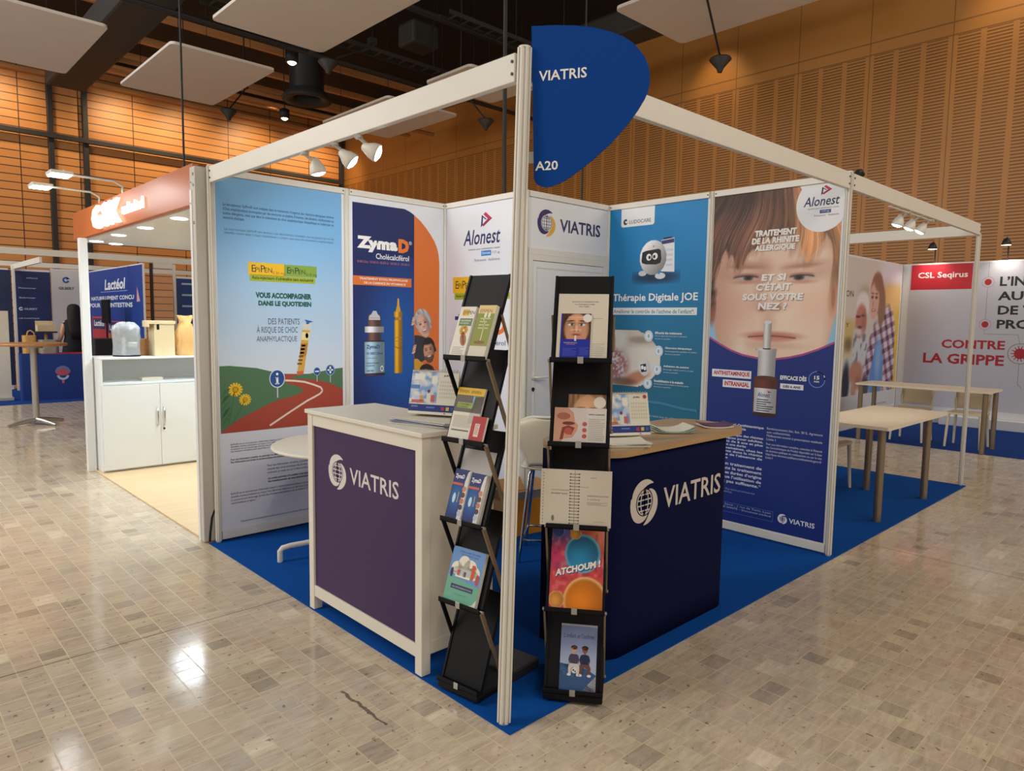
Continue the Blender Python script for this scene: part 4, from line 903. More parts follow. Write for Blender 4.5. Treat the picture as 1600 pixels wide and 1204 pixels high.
    A.para(['Alonest 137 µg / 50 µg, suspension pour pulvérisation nasale', 'Résumé des caractéristiques'], -.885, .345, -.55, .300, '9fb0dc'); A.para(['Viatris Santé - 1 rue de Turin, Lyon', 'VIATRIS SANTÉ – Document médical'], -.885, .225, -.42, .180, 'b4c2e6')
    for p in ([(-.90, .228), (-.404, .228)], [(-.404, .228), (-.404, .155)], [(-.404, .155), (-.90, .155)]): A.line(p, .003, '5b74b8')
    swirl_logo(A, -.331, .192, .036, 'e6e8f0', 'e6e8f0', 'e6e8f0'); A.text('VIATRIS', -.283, .172, -.099, .208, 'e6e8f0', .015)
    return A
pF = panel((3.0, .978), -PI/2, .956, 'infill panel with the poster of a red-haired boy above a nasal spray')
o = art_boy().build('poster', 'print_matte', pF, (.978, -.0055, 0)); o['label'] = 'poster of a boy squinting at a nasal spray'

# ------------------------------------------------------------------ blue rounded stand sign on the corner upright
out = [(.004, 2.67), (.096, 2.665), (.17, 2.656), (.239, 2.642), (.30, 2.621), (.344, 2.601), (.379, 2.577), (.405, 2.548), (.425, 2.520), (.437, 2.489), (.442, 2.460), (.442, 2.434), (.437, 2.407), (.426, 2.38), (.404, 2.344), (.376, 2.305), (.342, 2.267), (.308, 2.231), (.239, 2.173), (.168, 2.123), (.135, 2.104), (.108, 2.093), (.088, 2.087), (.071, 2.085), (.053, 2.088), (.038, 2.095), (.029, 2.105), (.023, 2.117)]
t = thing('stand_sign', 'blue rounded sign with white lettering A20 on the tall corner upright', 'sign', (.072, .036, 0), math.radians(-60))
m = MB(); n = len(out); vs = [(u, -.004, z) for u, z in out]+[(u, .004, z) for u, z in out]
m.add(vs, [tuple(range(n))[::-1], tuple(range(n, 2*n))]); m.add(vs, [(i, n+i, n+(i+1) % n, (i+1) % n) for i in range(n)]); m.build('board', 'sign_blue', t)
bpy.context.view_layer.update()
Art().text('VIATRIS', .042, 2.470, .222, 2.507, 'f0eee8', .018).build('name_lettering', 'print_matte', t, (-.006, -.0055, 0))
Art().text('A20', .034, 2.147, .121, 2.181, 'f0eee8', .018).build('number_lettering', 'print_matte', t, (-.006, -.0055, 0))
for z in (2.56, 2.2): MB().box(-.02, .005, z-.02, .03, .014, z+.02).build('clamp', 'alu', t)

# ------------------------------------------------------------------ left counter: white bar table with purple front
t = thing('bar_counter', 'white counter with purple front panel and white emblem on the left edge of the carpet', 'counter', (-.058, 1.557, .006), -PI/2)
# local x runs towards the corner upright (0..1.03), y goes into the stand (0..0.42)
Wc, Dc, Hc = 1.03, .42, 1.095
MB().box(-.012, -.012, Hc-.022, Wc+.012, Dc+.012, Hc).build('top_board', 'white_furniture', t, bevel=.004)
for x0 in (0, Wc-.05):
    for y0 in (0, Dc-.05): MB().box(x0, y0, 0, x0+.05, y0+.05, Hc-.023).build('leg', 'white_furniture', t, bevel=.003)
for z0, z1 in ((Hc-.085, Hc-.023), (.075, .135)): MB().box(.051, .003, z0, Wc-.051, .03, z1).build('front_rail', 'white_furniture', t, bevel=.002)
for x0 in (.006, Wc-.024):
    MB().box(x0, .051, .11, x0+.018, Dc-.051, Hc-.024).build('side_panel', 'white_furniture', t, bevel=.002)
m = MB(); m.box(Wc-.03, .051, .09, Wc-.002, Dc-.051, .15); m.build('side_rail', 'white_furniture', t, bevel=.002)
A = Art(); A.rect(.051, .136, Wc-.051, Hc-.086, '3a2152').up()
swirl_logo(A, .291, .799, .090, 'dcd8d4', 'dcd8d4', 'dcd8d4'); A.up(2).text('VIATRIS', .412, .760, .838, .842, 'dcd8d4', .012)
A.build('front_panel', 'print_matte', t, (0, .012, 0), (.051, .136, Wc-.051, Hc-.086, .01), '3a2152')['label'] = 'purple front with white emblem and lettering'

# ------------------------------------------------------------------ right counter: navy fabric pop-up with oak top
t = thing('popup_counter', 'navy fabric counter with oak top and big white emblem at the right', 'counter', (0, 0, .006))
fx0, fx1, fy, dz = .615, 1.752, .055, .965
def wrap(z): 
    r = .14; return [(fx0+r-r*math.cos(a), fy+r-r*math.sin(a), z) for a in np.linspace(0, PI/2, 9)]+[(fx1-r+r*math.sin(a), fy+r-r*math.cos(a), z) for a in np.linspace(0, PI/2, 9)]
rows = []
for z in np.linspace(.002, dz, 9):
    w = [(fx0, .45, z)]+wrap(z)+[(fx1, .45, z)]; rows.append(w)
MB().sweep(rows).build('fabric_skirt', 'navy_fabric', t, solid=.006)
MB().prism(rrect(.60, .03, 1.90, .53, .16, 8), dz, dz+.032).build('top_board', 'oak_top', t, bevel=.006)
m = MB()
for x in (.70, 1.16, 1.66):
    for y in (.16, .42): m.cyl((x, y, .0), (x, y, dz), .012, n=8)
m.build('folding_frame', 'alu', t)
A = Art(); swirl_logo(A, .905, .728, .112, 'cfc6bc', 'cfc6bc', 'cfc6bc'); A.up(2).text('VIATRIS', 1.062, .668, 1.604, .776, 'cfc6bc', .012)
A.build('emblem', 'print_matte', t, (0, fy-.0045, -.006))['label'] = 'white round emblem and lettering'

# ------------------------------------------------------------------ folding zigzag brochure stands
LEDGE = (1.42, 1.08, .742, .392, .045)
def rack(loc, rz, lab, wid=.25, dep=.125, foot=.40, far_arm='brushed_bronze'):
    t = thing('brochure_stand', lab, 'brochure stand', loc, rot=(math.radians(-1.2), 0, rz), group='black folding brochure stands')
    h = wid/2
    tops = (1.765,)+tuple(z+.035 for z in LEDGE[:-1])
    for z, zt in zip(LEDGE, tops):
        m = MB(); a = Vector((0, 0, z)); b = Vector((0, dep, zt)); n = Vector((0, -(zt-z), dep)).normalized()*.004
        m.add([(-h, *(a+n)[1:]), (h, *(a+n)[1:]), (h, *(a-n)[1:]), (-h, *(a-n)[1:]), (-h, *(b+n)[1:]), (h, *(b+n)[1:]), (h, *(b-n)[1:]), (-h, *(b-n)[1:])],
              [(3,2,1,0),(4,5,6,7),(0,1,5,4),(1,2,6,5),(2,3,7,6),(3,0,4,7)])
        for s in (-1, 1):   # raised side edges
            x = s*(h+.004); k = n*2.2
            m.add([(x-.005, *(a+k)[1:]), (x+.005, *(a+k)[1:]), (x+.005, *(a-k)[1:]), (x-.005, *(a-k)[1:]), (x-.005, *(b+k)[1:]), (x+.005, *(b+k)[1:]), (x+.005, *(b-k)[1:]), (x-.005, *(b-k)[1:])],
                  [(3,2,1,0),(4,5,6,7),(0,1,5,4),(1,2,6,5),(2,3,7,6),(3,0,4,7)])
        tray = m.build('tray', 'black_plastic', t)
        MB().box(-h-.012, -.036, z-.010, h+.012, .004, z-.002).box(-h-.012, -.036, z-.010, h+.012, -.031, z+.012).build('ledge', 'black_plastic', tray, bevel=.002)
        MB().box(-.012, -.040, z-.012, .012, -.0365, z+.016).build('clip', 'steel', tray, bevel=.002)
    zs = list(LEDGE)
    for s in (-1, 1):
        x = s*(h+.012); am = 'brushed_bronze' if s > 0 else far_arm
        MB().tube([(x, .062, 1.60), (x, dep+.004, zs[0]+.035)], .0065, 8).build('arm', am, t)
        for k in range(4):
            zz = zs[k+1]+.035 if k < 3 else .05
            m = MB(); p = Vector((x, -.018, zs[k]-.004)); q = Vector((x, dep+.004, zz)); w = Vector((0, .010, .002))
            m.add([(x-.004, *(p-w)[1:]), (x+.004, *(p-w)[1:]), (x+.004, *(p+w)[1:]), (x-.004, *(p+w)[1:]), (x-.004, *(q-w)[1:]), (x+.004, *(q-w)[1:]), (x+.004, *(q+w)[1:]), (x-.004, *(q+w)[1:])],
                  [(3,2,1,0),(4,5,6,7),(0,1,5,4),(1,2,6,5),(2,3,7,6),(3,0,4,7)])
            arm = m.build('arm', am, t, bevel=.002)
            for pp in (p, q): MB().cyl((pp.x-s*.006, pp.y, pp.z), (pp.x+s*.008, pp.y, pp.z), .007, n=10).build('pivot', 'steel', arm)
    MB().box(-h-.012, -.030, .004, h+.012, .20, .034).build('base', 'black_plastic', t, bevel=.006)
    MB().box(-h-.012, .205, .004, h+.012, foot, .050).build('foot_plate', 'dark_metal', t, bevel=.006)
    bpy.context.view_layer.update()
    return t
# carpet top is 6 mm above the stone
rackL = rack((-.015, .300, .011), math.radians(-82), 'black folding brochure stand left of the tall corner post, beside the purple counter', far_arm='black_plastic', wid=.205)  # black far arms: shade of the side facing away, put into the colour
rackR = rack((.297, -.050, .011), math.radians(-53), 'black folding brochure stand right of the tall corner post, in front of the navy counter', foot=.30, wid=.225)

def on_rack(o, rk, k, x, off=.0, lift=.003, lean=None):
    """rests a sheet on ledge k of a stand, leaning back on its tray (off: what already stands behind it)"""
    zt = (1.765, LEDGE[0]+.035, LEDGE[1]+.035, LEDGE[2]+.035, LEDGE[3]+.035)[k]
    tilt = -math.atan2(.125, zt-LEDGE[k]); th = o['depth']; del o['depth']
    tilt = tilt if lean is None else -lean
    mw = Matrix.Translation(rk.location) @ rk.rotation_euler.to_matrix().to_4x4()
    y = -(.0065+th+off)/math.cos(tilt)
    o.matrix_world = mw @ Matrix.Translation((x, y, LEDGE[k]+lift)) @ Matrix.Rotation(tilt, 4, 'X')
    return o
def leaflet(w, h, th, fn, lab, cat='leaflet', name='leaflet', group=None, gloss=True, edge='ece8de'):
    A = Art(); fn(A, w, h)
    o = A.build(name, 'print_gloss' if gloss else 'print_matte', None, (0, 0, 0), (0, 0, w, h, th), edge)
    o['depth'] = th; return label(o, lab, cat, group)
def lines(A, u0, u1, v1, v0, n, c, r=.45, seed=1):
    rnd = random.Random(seed); p = (v1-v0)/n
    for i in range(n): A.rect(u0, v1-p*(i+r), u0+(u1-u0)*rnd.choice((1, 1, .96, .9, .7)), v1-p*i, c)

G1 = 'leaflets on the left brochure stand'; G2 = 'leaflets on the right brochure stand'
def f_flower(A, w, h):
    A.rect(0, 0, w, h, 'e6e0d2').up(); A.rect(.018, h-.040, w*.62, h-.012, 'e0b428'); A.rect(.012, h-.085, w-.004, h-.052, '5f7f4c'); A.up(); A.text('VOUS ACCOMPAGNER', .018, h-.066, w-.012, h-.058, 'e6ecd8', .02); A.text('DANS LE QUOTIDIEN', .018, h-.078, w-.02, h-.070, 'e6ecd8', .02); A.fit('EPIPEN', .02, h-.034, .016, '6a4a10')
    for k in range(8): A.ell(w*.55+.014*math.cos(k*PI/4), h*.53+.014*math.sin(k*PI/4), .010, .008, 'dba62c')
    A.poly([(w*.5, h*.46), (w*.62, h*.45), (w*.80, h*.26), (w*.68, h*.27)], 'c28a4a'); A.ell(w*.66, h*.35, .016, .03, 'a86a3c', rot=.4)
    lines(A, .012, w-.012, h*.20, h*.05, 5, 'b9b2a4')
o = on_rack(leaflet(.086, .222, .020, f_flower, 'white brochure with a yellow flower on the top tray of the left stand', group=G1), rackL, 0, -.092)
def f_green(A, w, h):
    A.rect(0, 0, w, h, '8b9228').up(); A.rect(0, h-.036, w, h, 'e3c987'); A.rect(0, 0, w, .052, 'd8d0bc'); A.up(); A.fit('EPIPEN', .01, h-.032, .016, '9a6a18')
    lines(A, .02, w-.014, h-.055, h-.11, 4, 'c5c88a'); A.line([(w*.55, .075), (w*.55, .15), (w*.42, .17)], .005, 'dfd9a8'); A.ell(w*.48, .185, .007, .012, 'e8e4c4'); A.ell(w*.70, .185, .007, .012, 'e8e4c4'); A.ell(w*.5, .068, .03, .007, '8a5a2c')
on_rack(leaflet(.090, .228, .022, f_green, 'olive green brochure with cream top band on the top tray of the left stand', group=G1), rackL, 0, .012)
def f_yellowpage(A, w, h):
    A.rect(0, 0, w, h, 'dcd6c4').up(); A.rect(0, h-.032, w, h, 'e2b416'); A.rect(0, h-.105, w, h-.032, '5e564c'); A.rect(w*.62, h-.15, w, h-.032, 'bdb8b2'); A.up()
    A.poly([(w*.62, h-.035), (w*.70, h-.035), (w*.66, h-.09)], '88b0c0'); A.rect(w*.10, h-.088, w*.66, h-.064, '9aa648'); A.up(); A.text('LE TRAITEMENT', w*.14, h-.076, w*.6, h-.068, '4a5a1c', .02); A.text('D’URGENCE', w*.14, h-.086, w*.5, h-.079, '4a5a1c', .02); A.fit('EPIPEN  EPIPEN', .01, h-.024, .014, '7a5a10', wmax=w*.8)
    lines(A, .012, w-.03, h-.12, .05, 12, 'b6ae9c'); A.rect(.012, .036, w*.72, .042, '6a6458')
on_rack(leaflet(.150, .222, .010, f_yellowpage, 'brochure with yellow top band and photo on the second tray of the left stand', group=G1), rackL, 1, -.100)
def f_red(A, w, h):
    A.rect(0, 0, w, h, 'b01e24').up(); A.rect(w*.28, h*.22, w*.62, h*.72, 'e6c9bc').up(); lines(A, w*.32, w*.58, h*.68, h*.28, 6, 'b08a80')
on_rack(leaflet(.074, .108, .011, f_red, 'small red box leaflet at the right end of the second tray', group=G1), rackL, 1, .027, .0105)
def f_zd(A, w, h):
    A.rect(0, 0, w, h, '1d2f6e').up(); A.paint(lambda U, V: blend(np.ones(U.shape+(3,))*np.array((29, 47, 112.)), (26, 110, 180), blob(U, V, w*.4, h*.45, w*.4, h*.25, .8)*.8), 0, .02, w*.74, h*.74, 6, 14); A.poly([(w*.74, 0), (w, 0), (w, h), (w*.86, h-.01), (w*.78, h-.05)], 'dcd6d2'); A.up()
    A.rect(0, h*.68, w*.70, h*.725, 'd0603a'); A.fit('ZymaD', .008, h*.82, .017, 'e6e4e4', .04, wmax=w*.6); A.ell(w*.30, h*.42, w*.10, h*.10, 'c3dbe6'); A.rect(w*.52, h*.34, w*.57, h*.55, 'c9a04a')
    for q, (hv, c) in enumerate(((.62, 'c98a6a'), (.50, '6a4030'), (.38, 'c07a58'), (.26, '4a3a50'), (.14, 'b4bcd8'))): A.ell(w*.84, h*hv, w*.13, h*.055, c)
on_rack(leaflet(.084, .212, .012, f_zd, 'navy brochure with orange stripe at the left end of the third tray', group=G1), rackL, 2, -.098, .0035)
on_rack(leaflet(.084, .208, .017, f_zd, 'thick navy brochure pile with orange stripe, right of its twin on the third tray', group=G1), rackL, 2, -.002, .0035)
def f_sheet(A, w, h):
    A.rect(0, 0, w, h, 'bdb8b6').up(); lines(A, .03, w-.06, h*.5, h*.30, 4, '9b9696')
on_rack(leaflet(.175, .30, .003, f_sheet, 'plain pale grey sheet standing behind the navy brochures', group=G1, gloss=False), rackL, 2, -.086)
def f_house(A, w, h):
    A.rect(0, 0, w, h, '6d97cf').up(); A.poly([(0, 0), (w, 0), (w, h*.36), (w*.5, h*.42), (0, h*.46)], '6fae95'); A.text('LE PARCOURS DE SOINS', w*.2, h*.915, w*.85, h*.945, '2c4f8e', .01); A.text('EN ALLERGOLOGIE', w*.28, h*.865, w*.8, h*.89, '2c4f8e', .01)
    for u, v, a, b in ((.22, .62, .16, .12), (.42, .72, .18, .15), (.62, .68, .2, .14), (.78, .60, .16, .12), (.5, .58, .4, .1)): A.ell(w*u, h*v, w*a, h*b, 'ece6d4')
    A.up(); A.rect(w*.22, h*.46, w*.80, h*.50, 'e9e4d6'); A.rect(w*.33, h*.50, w*.68, h*.62, 'b9c2c6'); A.rect(w*.27, h*.49, w*.36, h*.60, 'd1503c'); A.rect(w*.46, h*.49, w*.54, h*.58, 'd1503c'); A.rect(w*.68, h*.46, w*.78, h*.74, 'd65a34'); A.ell(w*.10, h*.52, .008, .02, '3a3440'); A.ell(w*.90, h*.50, .010, .022, 'c0504a'); A.rect(w*.16, h*.24, w*.84, h*.325, '3b3f5e'); A.up(); A.text('LES DÉSENSIBILISATIONS', w*.2, h*.265, w*.8, h*.30, 'c5c8d8'); A.rect(w*.3, h*.15, w*.7, h*.16, '4c8a74'); A.poly([(w*.70, 0), (w, 0), (w, h*.16), (w*.9, h*.05)], 'd9dccb')
on_rack(leaflet(.180, .225, .018, f_house, 'blue and green brochure with red bars on the fourth tray of the left stand', group=G1), rackL, 3, -.098)

def face_small(A, u0, v0, u1, v1, sk=(204, 148, 116), hr=(78, 48, 36)):
    def fn(U, V):
        x = (U-u0)/(u1-u0); y = (V-v0)/(v1-v0); C = np.ones(U.shape+(3,))*np.array(hr, float)*(.7+.5*vnoise(x*16, y*3, 4))[..., None]
        f = blob(x, y, .5, .40, .44, .60, .07); S = np.ones(U.shape+(3,))*np.array(sk, float)
        S = blend(S, np.array(sk)*1.15, blob(x, y, .5, .72, .26, .18, .9)); S = blend(S, np.array(sk)*.68, sstep(.30, .46, np.abs(x-.5))*.8)
        for s in (-1, 1):
            S = blend(S, np.array(sk)*.72, blob(x, y, .5+s*.20, .60, .15, .09, .8)*.8)
            S = blend(S, (232, 224, 216), blob(x, y, .5+s*.20, .56, .105, .05, .3)); S = blend(S, (74, 92, 96), blob(x, y, .5+s*.165, .56, .045, .05, .3)); S = blend(S, (20, 16, 16), blob(x, y, .5+s*.165, .56, .02, .024, .3))
            S = blend(S, (58, 36, 30), blob(x, y, .5+s*.20, .61, .115, .014, .5)); S = blend(S, np.array(hr)*.8, blob(x, y, .5+s*.21, .71, .14, .022, .5, -s*.12))
        S = blend(S, np.array(sk)*.80, blob(x, y, .42, .46, .035, .16, .8)*.7); S = blend(S, np.array(sk)*1.18, blob(x, y, .5, .42, .045, .14, .8)); S = blend(S, np.array(sk)*.55, blob(x, y, .44, .33, .035, .02, .6)); S = blend(S, np.array(sk)*.55, blob(x, y, .56, .33, .035, .02, .6))
        S = blend(S, (170, 84, 78), blob(x, y, .5, .17, .15, .045, .4)); S = blend(S, (104, 48, 46), blob(x, y, .5, .175, .15, .010, .5))
        return C*(1-f[..., None])+np.clip(S, 0, 255)*f[..., None]
    A.paint(fn, u0, v0, u1, v1, 44, 44)
def f_paper(A, w, h):
    A.rect(0, 0, w, h, 'd8cebc').up(); A.text('QUE DIT LE CONSENSUS SUR', w*.27, h*.865, w*.80, h*.885, '5c564c', .02); A.text('LA PHARMACOPÉE', w*.33, h*.83, w*.72, h*.848, '5c564c', .02); A.text('DU NEZ', w*.42, h*.795, w*.62, h*.812, '5c564c', .02); lines(A, w*.70, w*.95, h*.24, h*.04, 7, 'b4aa9a', .3); A.rect(w*.7, h*.62, w*.9, h*.625, '8a8478')
on_rack(leaflet(.205, .285, .006, f_paper, 'tall cream paper behind the face leaflet on the top tray of the right stand', group=G2, gloss=False), rackR, 0, -.102)
def f_face(A, w, h):
    A.rect(0, 0, w, h, '2430a0').up(); face_small(A, .006, h*.44, w, h); A.up(); A.ell(w*.88, h*.90, .018, .018, 'e6e2de'); A.rect(w*.5-.004, h*.40, w*.5+.004, h*.52, 'e0d4cc'); A.text('ET SI C’ÉTAIT', w*.26, h*.905, w*.76, h*.935, 'eee0d4', .02); A.text('SOUS VOTRE NEZ ?', w*.32, h*.62, w*.7, h*.655, 'eee0d4', .02)
    A.text('ANTIHISTAMINIQUE', w*.12, h*.345, w*.56, h*.37, 'd8a8b0', .03); A.text('INTRANASAL', w*.2, h*.315, w*.5, h*.335, 'd8a8b0'); lines(A, w*.1, w*.55, h*.24, h*.06, 6, '5a66c8', .3); lines(A, w*.65, w*.95, h*.26, h*.08, 6, '5a66c8', .3)
on_rack(leaflet(.122, .198, .004, f_face, 'leaflet with a blue-based close-up face on the top tray of the right stand', group=G2), rackR, 0, -.087, .0065)
def f_face2(A, w, h):
    A.rect(0, 0, w, h, 'c49a74').up(); face_small(A, 0, 0, w, h*1.0, (198, 152, 116), (150, 110, 80)); A.up(); A.ell(w*.83, h*.84, w*.16, h*.12, 'e2d8ca')
on_rack(leaflet(.155, .205, .004, f_face2, 'tan face card peeking out above the anatomy card', group=G2), rackR, 1, -.05)
def f_anat(A, w, h):
    A.rect(0, 0, w, h, 'd6c8c4').up(); A.poly([(0, 0), (w*.16, 0), (w*.16, h*.12), (w*.36, h*.16), (w*.44, h*.34), (w*.47, h*.52), (w*.40, h*.60), (w*.37, h*.86), (w*.26, h), (0, h)], 'cf9a80'); A.rect(w*.62, 0, w, h, 'd8d0c8'); A.up()
    A.ell(w*.18, h*.76, w*.13, h*.10, 'ab6a58'); A.poly([(w*.12, h*.10), (w*.18, h*.10), (w*.20, h*.30), (w*.34, h*.24), (w*.40, h*.44), (w*.28, h*.50), (w*.16, h*.44)], '8a4038'); A.up(); A.ell(w*.28, h*.34, w*.08, h*.10, 'b8584e'); A.ell(w*.28, h*.56, w*.12, h*.05, '7c3a34')
    for k in range(3): A.ell(w*.59, h*(.55-.17*k), w*.045, h*.06, 'c25c50')
    A.text('RHINITE ALLERGIQUE', w*.66, h*.80, w*.96, h*.84, '4a3c3c', .02); lines(A, w*.66, w*.97, h*.70, h*.08, 12, 'b4a8a0', .35)
on_rack(leaflet(.212, .148, .006, f_anat, 'card with an anatomical head drawing on the second tray of the right stand', group=G2), rackR, 1, -.104, .0045)
def f_note(A, w, h):
    A.rect(0, 0, w, h, 'd2c8b6').up(); m_ = w*.48; A.rect(m_-.001, 0, m_+.001, h, '9a9080')
    for k in range(17):
        v = h*(.04+.055*k); A.rect(m_-.018, v, m_+.018, v+.0035, '8f897e'); A.ell(m_-.018, v+.002, .0035, .0035, '6a655c', 8); A.ell(m_+.018, v+.002, .0035, .0035, '6a655c', 8)
        A.ell(.010, v+.002, .003, .003, '9a9486', 8)
    A.text('QUESTIONNAIRE', w*.15, h*.62, w*.40, h*.645, '6a6458'); A.text('PATIENT SUIVI', w*.15, h*.56, w*.38, h*.585, '5a5448', .02); A.text('QUESTIONS DE SANTÉ', w*.66, h*.54, w*.95, h*.565, '5a5448', .02); A.text('À REMPLIR', w*.66, h*.48, w*.84, h*.505, '6a6458'); lines(A, w*.66, w*.95, h*.44, h*.38, 3, 'a39c8e'); A.text('2024', w*.7, h*.86, w*.78, h*.885, '8a8478'); A.rect(w*.53, h*.70, w*.68, h*.707, '8a8478'); A.ell(w*.18, h*.13, .006, .012, '7a7468'); A.text('VIATRIS', w*.75, h*.09, w*.92, h*.105, '8a8478')
on_rack(leaflet(.288, .228, .012, f_note, 'open cream spiral notebook across the third tray of the right stand', 'notebook', 'spiral_notebook', gloss=False), rackR, 2, -.150, .010, .003, .10)
def f_atch(A, w, h):
    def fn(U, V):
        x, y = U/w, V/h; n1 = vnoise(x*5, y*6, 1); n2 = vnoise(x*14, y*17, 4)
        C = np.ones(U.shape+(3,))*np.array((206, 70, 72.)); C = blend(C, (236, 120, 40), sstep(.45, .05, y)*sstep(.25, .75, x+.2*n1)); C = blend(C, (70, 90, 170), sstep(.62, .95, y)*sstep(.75, .15, x)); C = blend(C, (214, 130, 80), sstep(.55, .9, x)*sstep(.55, .9, y)); C = blend(C, (210, 60, 120), blob(x, y, .10, .62, .16, .14, .8)*.8); C = blend(C, (232, 120, 130), sstep(.62, .8, n2)*.6); C = blend(C, (120, 40, 80), sstep(.35, .2, n2)*.35)
        for bu, bv, r, c, hi in ((.60, .66, .34, (40, 130, 176), (150, 220, 236)), (.68, .10, .42, (232, 130, 30), (250, 220, 170)), (.14, .10, .15, (226, 150, 70), (240, 190, 160)), (.45, .90, .11, (214, 150, 60), (240, 200, 120)), (.12, .92, .12, (60, 70, 130), (150, 170, 220))):
            d = np.sqrt((x-bu)**2+((y-bv)*1.45)**2)/r; k = 1-sstep(.94, 1.02, d); C = blend(C, np.array(c)*.8, k); C = blend(C, hi, k*sstep(.80, 1.0, d)*.9); C = blend(C, np.array(c)*1.15, k*blob(x, y, bu-.2*r, bv-.15*r, r*.6, r*.5, .9)*.7)
        C = blend(C, (60, 150, 190), blob(x, y, .42, .52, .22, .05, .9)*.3)
        return C
    A.paint(fn, 0, 0, w, h, 56, 84).up()
    vs, fs, x0, y0, x1, y1 = glyphs('ATCHOUM !', .045)
    for dx, dy, col in ((.003, -.004, '2a4a78'), (0, 0, 'f4ece4')):
        n = len(A.v); sx = w*.84/(x1-x0); sy = h*.085/(y1-y0); z = -A.L*A.STEP
        A.v += [(w*.10+(x-x0)*sx+dx, z, h*.37+(y-y0)*sy+(x-x0)*sx*.27+dy) for x, y in vs]
        for f in fs: A.f.append([i+n for i in f]); A.c.append(lin(col))
        A.up()
on_rack(leaflet(.220, .340, .010, f_atch, 'colourful bubble brochure with slanted white word on the fourth tray', group=G2), rackR, 3, -.108)
def f_kids(A, w, h):
    A.paint(lambda U, V: blend(np.ones(U.shape+(3,))*np.array((126, 138, 176.)), (170, 180, 206), sstep(h*.8, h*.4, V)), 0, 0, w, h, 2, 10); A.up(); A.rect(0, h*.97, w, h, 'aeb2c4'); A.poly([(0, 0), (w, 0), (w, h*.25), (w*.7, h*.34), (0, h*.40)], '3a5a86'); A.ell(w*.35, h*.30, w*.33, h*.10, '5a86b4'); A.poly([(w*.62, 0), (w, 0), (w, h*.24)], 'd4d6da'); A.text('L’enfant et l’asthme', w*.08, h*.79, w*.92, h*.86, '2c3a66', 0, .2); A.up()
    for u, cl, hr, sk, pants in ((.38, '4a4258', '3a2a26', 'd09a80', 'd2ccca'), (.68, '26304e', '1c1418', '8a5a40', '6a4a3c')):
        A.poly([(w*(u-.11), h*.40), (w*(u+.11), h*.40), (w*(u+.085), h*.545), (w*(u-.085), h*.545)], cl); A.rect(w*(u-.025), h*.54, w*(u+.025), h*.575, sk)
        A.poly([(w*(u-.12), h*.40), (w*(u-.15), h*.46), (w*(u-.115), h*.535), (w*(u-.08), h*.53), (w*(u-.10), h*.46)], cl); A.poly([(w*(u+.12), h*.40), (w*(u+.15), h*.46), (w*(u+.115), h*.535), (w*(u+.08), h*.53), (w*(u+.10), h*.46)], cl)
        A.poly([(w*(u-.11), h*.41), (w*(u+.12), h*.41), (w*(u+.17), h*.34), (w*(u+.15), h*.24), (w*(u+.08), h*.24), (w*(u+.07), h*.33), (w*(u-.0), h*.35), (w*(u-.06), h*.33), (w*(u-.07), h*.24), (w*(u-.14), h*.24), (w*(u-.15), h*.34)], pants); A.up()
        A.ell(w*u, h*.615, w*.075, h*.048, sk); A.ell(w*u, h*.645, w*.09, h*.034, hr); A.ell(w*(u-.12), h*.232, w*.055, h*.02, 'e2dedc'); A.ell(w*(u+.13), h*.232, w*.055, h*.02, 'e2dedc'); A.up(-1)
    A.up(2); A.ell(w*.40, h*.30, w*.075, h*.045, 'e0dcda'); A.ell(w*.38, h*.305, w*.025, h*.016, '2c2a30'); A.ell(w*.43, h*.285, w*.02, h*.013, '2c2a30')
on_rack(leaflet(.152, .262, .008, f_kids, 'pale blue booklet with two seated children on the lowest tray of the right stand', group=G2), rackR, 4, -.058)

# ------------------------------------------------------------------ things on the counters
CT = 1.1015   # top of the left counter
def sheets(x0, y0, x1, y1, n, z, mats, lab, rz=0., seed=1, th=.003, name='paper_stack', cat='papers', curl=0.):
    rnd = random.Random(seed); cx, cy = (x0+x1)/2, (y0+y1)/2; hx, hy = (x1-x0)/2, (y1-y0)/2
    t = thing(name, lab, cat, (cx, cy, z), rz); zz = 0
    for i in range(n):
        m = MB(); a = rnd.uniform(-.10, .10) if i else 0; m.X = Rz(a) @ Matrix.Translation((rnd.uniform(-.012, .012) if i else 0, rnd.uniform(-.01, .01) if i else 0, 0))
        K = 8
        top = [[(-hx+2*hx*k/K, -hy, zz+th*.92+curl*(i+1)/n*(abs(k/K-.5)*2)**3*.016), (-hx+2*hx*k/K, hy, zz+th*.92+curl*(i+1)/n*(abs(k/K-.5)*2)**3*.016)] for k in range(K+1)]
        bot = [[(p[0], p[1], p[2]-th*.9) for p in r] for r in top]
        vs = [p for r in top for p in r]+[p for r in bot for p in r]; n2 = 2*(K+1); fs = []
        for k in range(K): fs += [(2*k, 2*k+2, 2*k+3, 2*k+1), (n2+2*k, n2+2*k+1, n2+2*k+3, n2+2*k+2), (2*k, n2+2*k, n2+2*k+2, 2*k+2), (2*k+1, 2*k+3, n2+2*k+3, n2+2*k+1)]
        fs += [(0, 1, n2+1, n2), (2*K, n2+2*K, n2+2*K+1, 2*K+1)]
        m.add(vs, fs); m.build('sheet', mats[i % len(mats)], t); zz += th
    return t, z+zz
mat('paper', 'ded8c8', .6); mat('paper_blue', '6f86b8', .5); mat('paper_grey', 'b8b4ac', .6); mat('paper_green', '8fae9c', .5); mat('paper_plum', '5c3a5c', .5)

